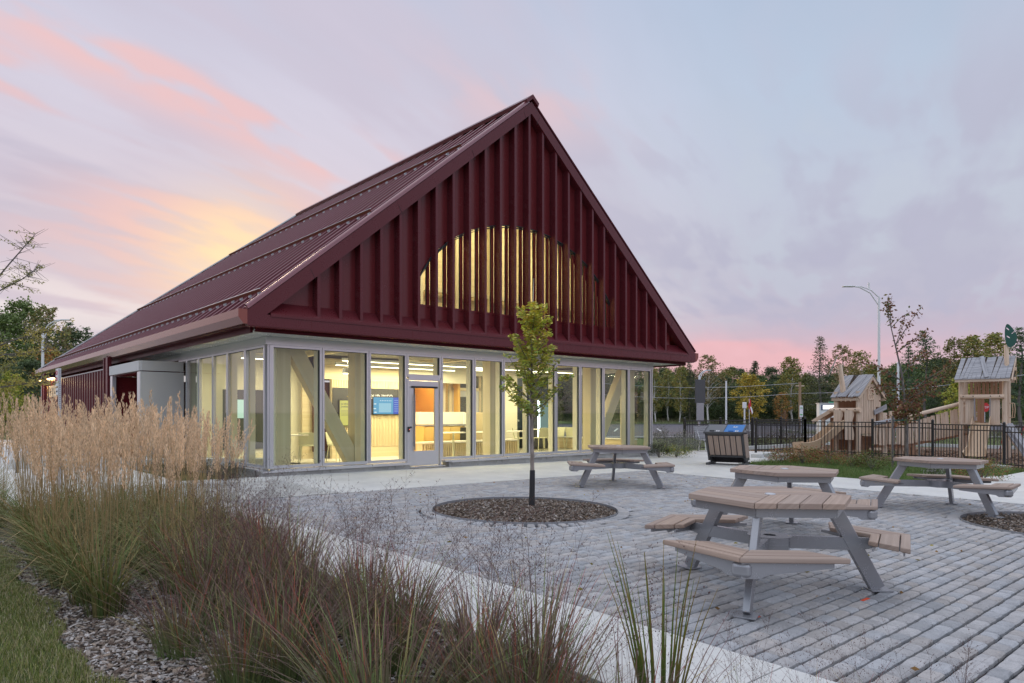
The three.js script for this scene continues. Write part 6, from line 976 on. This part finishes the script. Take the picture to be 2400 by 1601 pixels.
// ================================================================ TREES AROUND
function treeProto(kind, sd, o) {
  seed(sd); const S = new Soup(), wood = []; const H = 1;                                  // unit height, scaled on placing
  const col = () => { const c = o.pal[Math.floor(rnd() * o.pal.length)], b = rr(.6, 1.3); return c.map((q) => q * b); };
  const lean = rr(-.03, .03), P = (h) => [lean * h * h + .012 * Math.sin(h * 9 + sd), h, .01 * Math.sin(h * 7)];
  wood.push(tube([0, .2, .45, .7, .96].map(P), [.0125, .0105, .008, .005, .0012].map((q) => q * (o.trunk ?? 1)), 6));
  if (kind === 'conifer') {
    const tiers = o.tiers ?? 26; for (let i = 0; i < tiers; i++) { const f = i / tiers, h = (o.base ?? .1) + (1 - (o.base ?? .1)) * Math.pow(f, .92), R = (o.rad ?? .19) * Math.pow(1 - f, .85) * rr(.75, 1.15) + .008, n = 7; for (let k = 0; k < n; k++) { if (rnd() < (o.gap ?? .12)) continue; const a = k / n * 6.283 + i * 1.7 + rr(-.3, .3), r = R * rr(.6, 1.12), b = P(h), e = [b[0] + Math.cos(a) * r, h - r * (o.droop ?? .35) + .02 * rnd(), b[2] + Math.sin(a) * r]; if (i % 2 === 0) wood.push(tube([b, e], [.0025, .0008], 3)); const m = Math.ceil((o.dens ?? 30) * (.25 + r / .15)); for (let q = 0; q < m; q++) { const t = Math.pow(rnd(), .7), c = col(); S.leaf(lerp(b[0], e[0], t) + gauss() * .012, lerp(b[1], e[1], t) - rnd() * .022 + .006, lerp(b[2], e[2], t) + gauss() * .012, rr(.013, .026) * (o.leaf ?? 1), .008 * (o.leaf ?? 1), c); } } }
  } else {
    const nC = o.clusters ?? 42, b0 = o.base ?? .28; for (let i = 0; i < nC; i++) { const f = (i + rnd()) / nC, h = b0 + (1 - b0) * f * .97, env = Math.pow(Math.sin(Math.PI * clamp((f * .86 + .10), 0, 1)), o.shape ?? .75), R = (o.rad ?? .2) * env, a = i * 2.4 + rr(-.5, .5), r = R * Math.sqrt(rr(.1, 1)), c = [P(h)[0] + Math.cos(a) * r, h, P(h)[2] + Math.sin(a) * r], s = (o.size ?? .05) * rr(.65, 1.3) * (.6 + .5 * env); const st = P(Math.max(.1, h - r * 1.1 - .02)); wood.push(tube([st, [lerp(st[0], c[0], .5), lerp(st[1], c[1], .62), lerp(st[2], c[2], .5)], c], [.0035 * (1.1 - f), .0022 * (1.1 - f), .0008], 3)); const n = Math.ceil((o.leaves ?? 75) * 1.5 * rr(.6, 1.3)); for (let q = 0; q < n; q++) { const u = [gauss(), gauss() * .75, gauss()], tw = rnd() < .16 ? 1.7 : 1; S.leaf(c[0] + u[0] * s * tw, c[1] + u[1] * s * tw, c[2] + u[2] * s * tw, rr(.015, .025) * (o.leaf ?? 1), .0145 * (o.leaf ?? 1), col()); } }
  }
  return { crown: S.build(), wood: merge(wood), bark: o.bark ?? M.barkFar };
}
const PAL = { birch: [[.240, .263, .069], [.319, .285, .080], [.233, .279, .082], [.432, .331, .091]], olive: [[.194, .217, .069], [.185, .233, .073], [.263, .240, .080]], bronze: [[.273, .227, .101], [.364, .273, .136], [.264, .233, .093]], dark: [[.085, .131, .054], [.124, .172, .070], [.070, .100, .046]], pine: [[.109, .178, .085], [.155, .233, .100], [.085, .138, .070]], spruce: [[.100, .131, .070], [.155, .172, .082], [.202, .192, .093]], yellow: [[.591, .455, .069], [.455, .386, .069], [.341, .319, .069], [.727, .500, .091]], green: [[.185, .264, .082], [.182, .240, .069], [.124, .185, .061]], lime: [[.432, .455, .069], [.273, .341, .069], [.546, .500, .091]], rust: [[.683, .296, .091], [.364, .250, .069], [.279, .264, .093]] };
const protos = {
  birchA: treeProto('broad', 501, { pal: PAL.birch, base: .22, rad: .155, clusters: 62, leaves: 46, size: .036, bark: M.birchBark, trunk: .8 }), birchB: treeProto('broad', 502, { pal: PAL.birch, base: .3, rad: .12, clusters: 46, leaves: 42, size: .036, bark: M.birchBark, trunk: .8, shape: .6 }),
  poplar: treeProto('broad', 503, { pal: PAL.bronze, base: .3, rad: .17, clusters: 60, leaves: 26, size: .032, bark: M.birchBark, trunk: .8 }), poplarB: treeProto('broad', 512, { pal: [...PAL.bronze, ...PAL.olive], base: .26, rad: .21, clusters: 70, leaves: 30, size: .036 }),
  olive: treeProto('broad', 504, { pal: PAL.olive, base: .1, rad: .17, clusters: 60, leaves: 80, size: .05 }), green: treeProto('broad', 505, { pal: PAL.green, base: .08, rad: .22, clusters: 64, leaves: 85, size: .06 }), darkBroad: treeProto('broad', 506, { pal: PAL.dark, base: .05, rad: .26, clusters: 64, leaves: 90, size: .07 }),
  yellow: treeProto('broad', 507, { pal: PAL.yellow, base: .12, rad: .24, clusters: 54, leaves: 70, size: .055, leaf: 1.3 }), lime: treeProto('broad', 508, { pal: PAL.lime, base: .05, rad: .3, clusters: 44, leaves: 80, size: .07, leaf: 1.6 }), rust: treeProto('broad', 509, { pal: PAL.rust, base: .1, rad: .22, clusters: 44, leaves: 60, size: .05, leaf: 1.3 }),
  spruce: treeProto('conifer', 510, { pal: PAL.spruce, base: .12, rad: .20, dens: 30 }), spruceD: treeProto('conifer', 511, { pal: PAL.dark, base: .04, rad: .20, dens: 42, tiers: 30 }), larch: treeProto('conifer', 513, { pal: PAL.spruce, base: .16, rad: .19, dens: 20, gap: .28, tiers: 28, droop: .1 }), pine: treeProto('conifer', 514, { pal: PAL.pine, base: .2, rad: .23, dens: 36, tiers: 18, gap: .2, droop: -.25 }), dry: treeProto('conifer', 515, { pal: [[.28, .16, .09], [.36, .22, .14]], base: .05, rad: .3, dens: 14, tiers: 20, droop: -.3 }),
};
function tree(name, kind, label, px, top, D, y0 = -.3, wide = 1, cat = 'tree', group) {
  const p = pix(px, D), H = (1.33 + (968 - top + 7) / 1637 * D) - y0, pr = protos[kind], t = thing(name, label, cat, [p.x, y0, p.z], (px * 7.3) % 6.28, group); t.scale.set(H * wide * 1.25, H, H * wide * 1.25); part(t, 'trunk', pr.wood, pr.bark); part(t, 'crown', pr.crown, M.leafy); return t;
}
{
  // right of the pavilion, from left to right along the edge of the woods
  tree('birch_tree', 'birchA', 'olive birch at the edge of the woods directly under the pavilion eave corner', 1535, 866, 108); tree('birch_tree', 'birchB', 'thin olive birch second from the pavilion corner', 1566, 871, 112); tree('birch_tree', 'birchA', 'yellow-green birch third from the pavilion corner', 1594, 864, 106, -.3, .9); tree('spruce_tree', 'spruce', 'dark spruce standing under the right tip of the eave', 1617, 852, 112); tree('poplar_tree', 'poplar', 'sparse bronze poplar just right of the eave tip', 1660, 836, 104, -.3, 1.15);
  tree('pine_tree', 'darkBroad', 'broad dark green pine behind the white post', 1704, 889, 110, -.3, 1.15); tree('spruce_tree', 'spruceD', 'pointed dark spruce rising behind the yellow maple', 1768, 851, 112, -.3, 1.1); tree('maple_tree', 'yellow', 'golden yellow maple in front of the pointed dark spruce', 1758, 882, 100, -.3, 1.1); tree('pine_tree', 'darkBroad', 'low dark pine between the yellow maple and the white birch', 1812, 899, 114, -.3, 1.2); tree('birch_tree', 'birchA', 'pale birch with a leaning white trunk left of the tall spruce', 1856, 842, 102, -.3, 1.05); tree('poplar_tree', 'olive', 'olive tree filling the gap right of the white birch', 1888, 884, 108, -.3, 1.2);
  tree('spruce_tree', 'larch', 'tall thin spruce, the highest tree left of the playhouse mast', 1922, 793, 98, -.3, 1.05); tree('poplar_tree', 'poplar', 'sparse poplar behind the playhouse mast', 1974, 812, 104); tree('birch_tree', 'birchB', 'yellow-green birch right of the playhouse mast', 2016, 829, 106, -.3, 1.1); tree('poplar_tree', 'olive', 'low olive tree beside the tall street lamp', 2052, 862, 108, -.3, 1.2); tree('pine_tree', 'pine', 'tall green pine behind the bronze maple', 2170, 778, 92, -.3, 1.05); tree('pine_tree', 'pine', 'green pine in the gap right of the bronze maple', 2128, 815, 98, -.3, 1.1); tree('poplar_tree', 'poplarB', 'bronze poplar left of the right play tower roof', 2234, 796, 90); tree('poplar_tree', 'birchA', 'olive-yellow poplar above the ridge of the right play tower', 2285, 790, 88, -.3, 1.1); tree('poplar_tree', 'birchA', 'olive-yellow poplar left of the green leaf disc', 2334, 784, 90, -.3, 1.1); tree('spruce_tree', 'pine', 'tall dark tree at the right edge behind the green leaf disc', 2392, 770, 84, -.3, 1.2); tree('maple_tree', 'lime', 'bright yellow-green small tree left of the right play tower', 2252, 893, 62, -.3, .9); tree('young_conifer', 'dry', 'small dry brown conifer behind the fence', 1840, 966, 78, -.3, 1.0, 'tree');
  tree('birch_tree', 'birchA', 'low olive bush tree between the kiosk and the playhouse roof', 1985, 905, 90, -.3, 1.2); tree('maple_tree', 'rust', 'small orange-tinged tree right of the low dark pine', 1832, 925, 100, -.3, 1);
  // left edge
  tree('oak_tree', 'green', 'large green tree at the left edge', 8, 738, 58, -.2, 1.05); tree('pine_tree', 'green', 'tallest dark green tree at the left, behind the locust branches', 62, 708, 62, -.2, .8); tree('poplar_tree', 'poplarB', 'sparse bronze-tipped tree behind the left street lamp', 104, 718, 60, -.2, .8); tree('pine_tree', 'darkBroad', 'dark rounded tree left of the roof foot', 150, 775, 66, -.2, 1.1); tree('spruce_tree', 'pine', 'dark pine with a pointed top above the low roof end', 170, 758, 70, -.2, 1.1); tree('pine_tree', 'pine', 'dark pine just left of where the roof meets the sky', 212, 770, 74, -.2, 1.2); tree('maple_tree', 'rust', 'small orange maple behind the left street lamp pole', 118, 818, 54, -.1, .8); tree('olive_bush_tree', 'lime', 'yellow-green young tree at the left edge under the locust branch', 24, 880, 40, 0, .7);
  tree('oak_tree', 'darkBroad', 'dark broad tree low at the left edge', -10, 830, 50, -.2, 1.2); tree('oak_tree', 'darkBroad', 'dark mass of leaves below the left street lamp', 75, 850, 48, -.2, 1.25);
  // the wood behind reads as one mass
  const wood = (name, label, list) => { const g = new THREE.Group(); g.name = numbered(name); tag(g, label, 'woods', null, 'stuff'); scene.add(g); for (const k of ['green', 'darkBroad', 'olive', 'spruce', 'birchB']) { const L = list.filter((q) => q[3] === k); if (!L.length) continue; for (const [geo, mat, nm] of [[protos[k].crown, M.leafy, 'woodland_crowns'], [protos[k].wood, protos[k].bark, 'woodland_trunks']]) { const im = new THREE.InstancedMesh(geo, mat, L.length); im.name = nm; im.userData.kind = 'stuff'; const m = new THREE.Matrix4(), q = new THREE.Quaternion(), e = new THREE.Euler(); L.forEach(([px, top, D], i) => { const p = pix(px, D), H = 1.63 + (968 - top) / 1637 * D, w = H * rr(1.1, 1.5); im.setMatrixAt(i, m.compose(new THREE.Vector3(p.x, -.3, p.z), q.setFromEuler(e.set(0, rnd() * 6.28, 0)), new THREE.Vector3(w, H, w))); }); g.add(im); } } };
  seed(140); const kinds = ['green', 'darkBroad', 'olive', 'spruce', 'darkBroad', 'birchB', 'olive']; const L = [];
  for (let px = 1120; px < 2560; px += 12) L.push([px + rr(-8, 8), (px < 1520 ? rr(845, 880) : rr(852, 892)) - (px > 2100 ? 22 : 0), rr(116, 134), kinds[Math.floor(rnd() * kinds.length)]]); for (let px = 1120; px < 2560; px += 14) L.push([px + rr(-8, 8), rr(920, 942), rr(112, 120), kinds[Math.floor(rnd() * 3)]]);
  wood('woodland', 'far mixed woodland reading as one mass behind the parking lot and playground', L);
  const L2 = []; for (let px = -260; px < 330; px += 22) L2.push([px + rr(-8, 8), rr(815, 870), rr(70, 84), kinds[Math.floor(rnd() * 5)]]); for (let px = -260; px < 200; px += 24) L2.push([px + rr(-8, 8), rr(890, 920), rr(56, 64), ['green', 'darkBroad'][Math.floor(rnd() * 2)]]);
  wood('woodland', 'dark mass of woodland at the left behind the end of the pavilion', L2);
  const L3 = []; for (let i = 0; i < 60; i++) { const a = rr(-400, 400); L3.push([a, 900, rr(120, 160), kinds[i % 5]]); }
}
{
  seed(160); const S = new Soup(); for (let i = 0; i < 150; i++) { const x = rr(-2, 8), z = rr(3.8, 14.5), b = rr(.7, 1.3), y = G(x, z) + .008; S.leaf(x, y, z, rr(.03, .06), .025, rnd() < .6 ? [.30 * b, .17 * b, .06 * b] : [.34 * b, .28 * b, .06 * b], [rr(-1, 1), rr(-.05, .12), rr(-1, 1)]); }
  solo('fallen_leaf_litter', S.build(), M.leafy, 'scattered small dry leaves lying on the pavers', 'leaf litter', null, 'stuff');
}
// ---------------------------------------------------------------- shadows for every mesh, then draw
scene.traverse((o) => { if (o.isMesh) { o.castShadow = true; o.receiveShadow = true; } });
renderer.render(scene, camera);
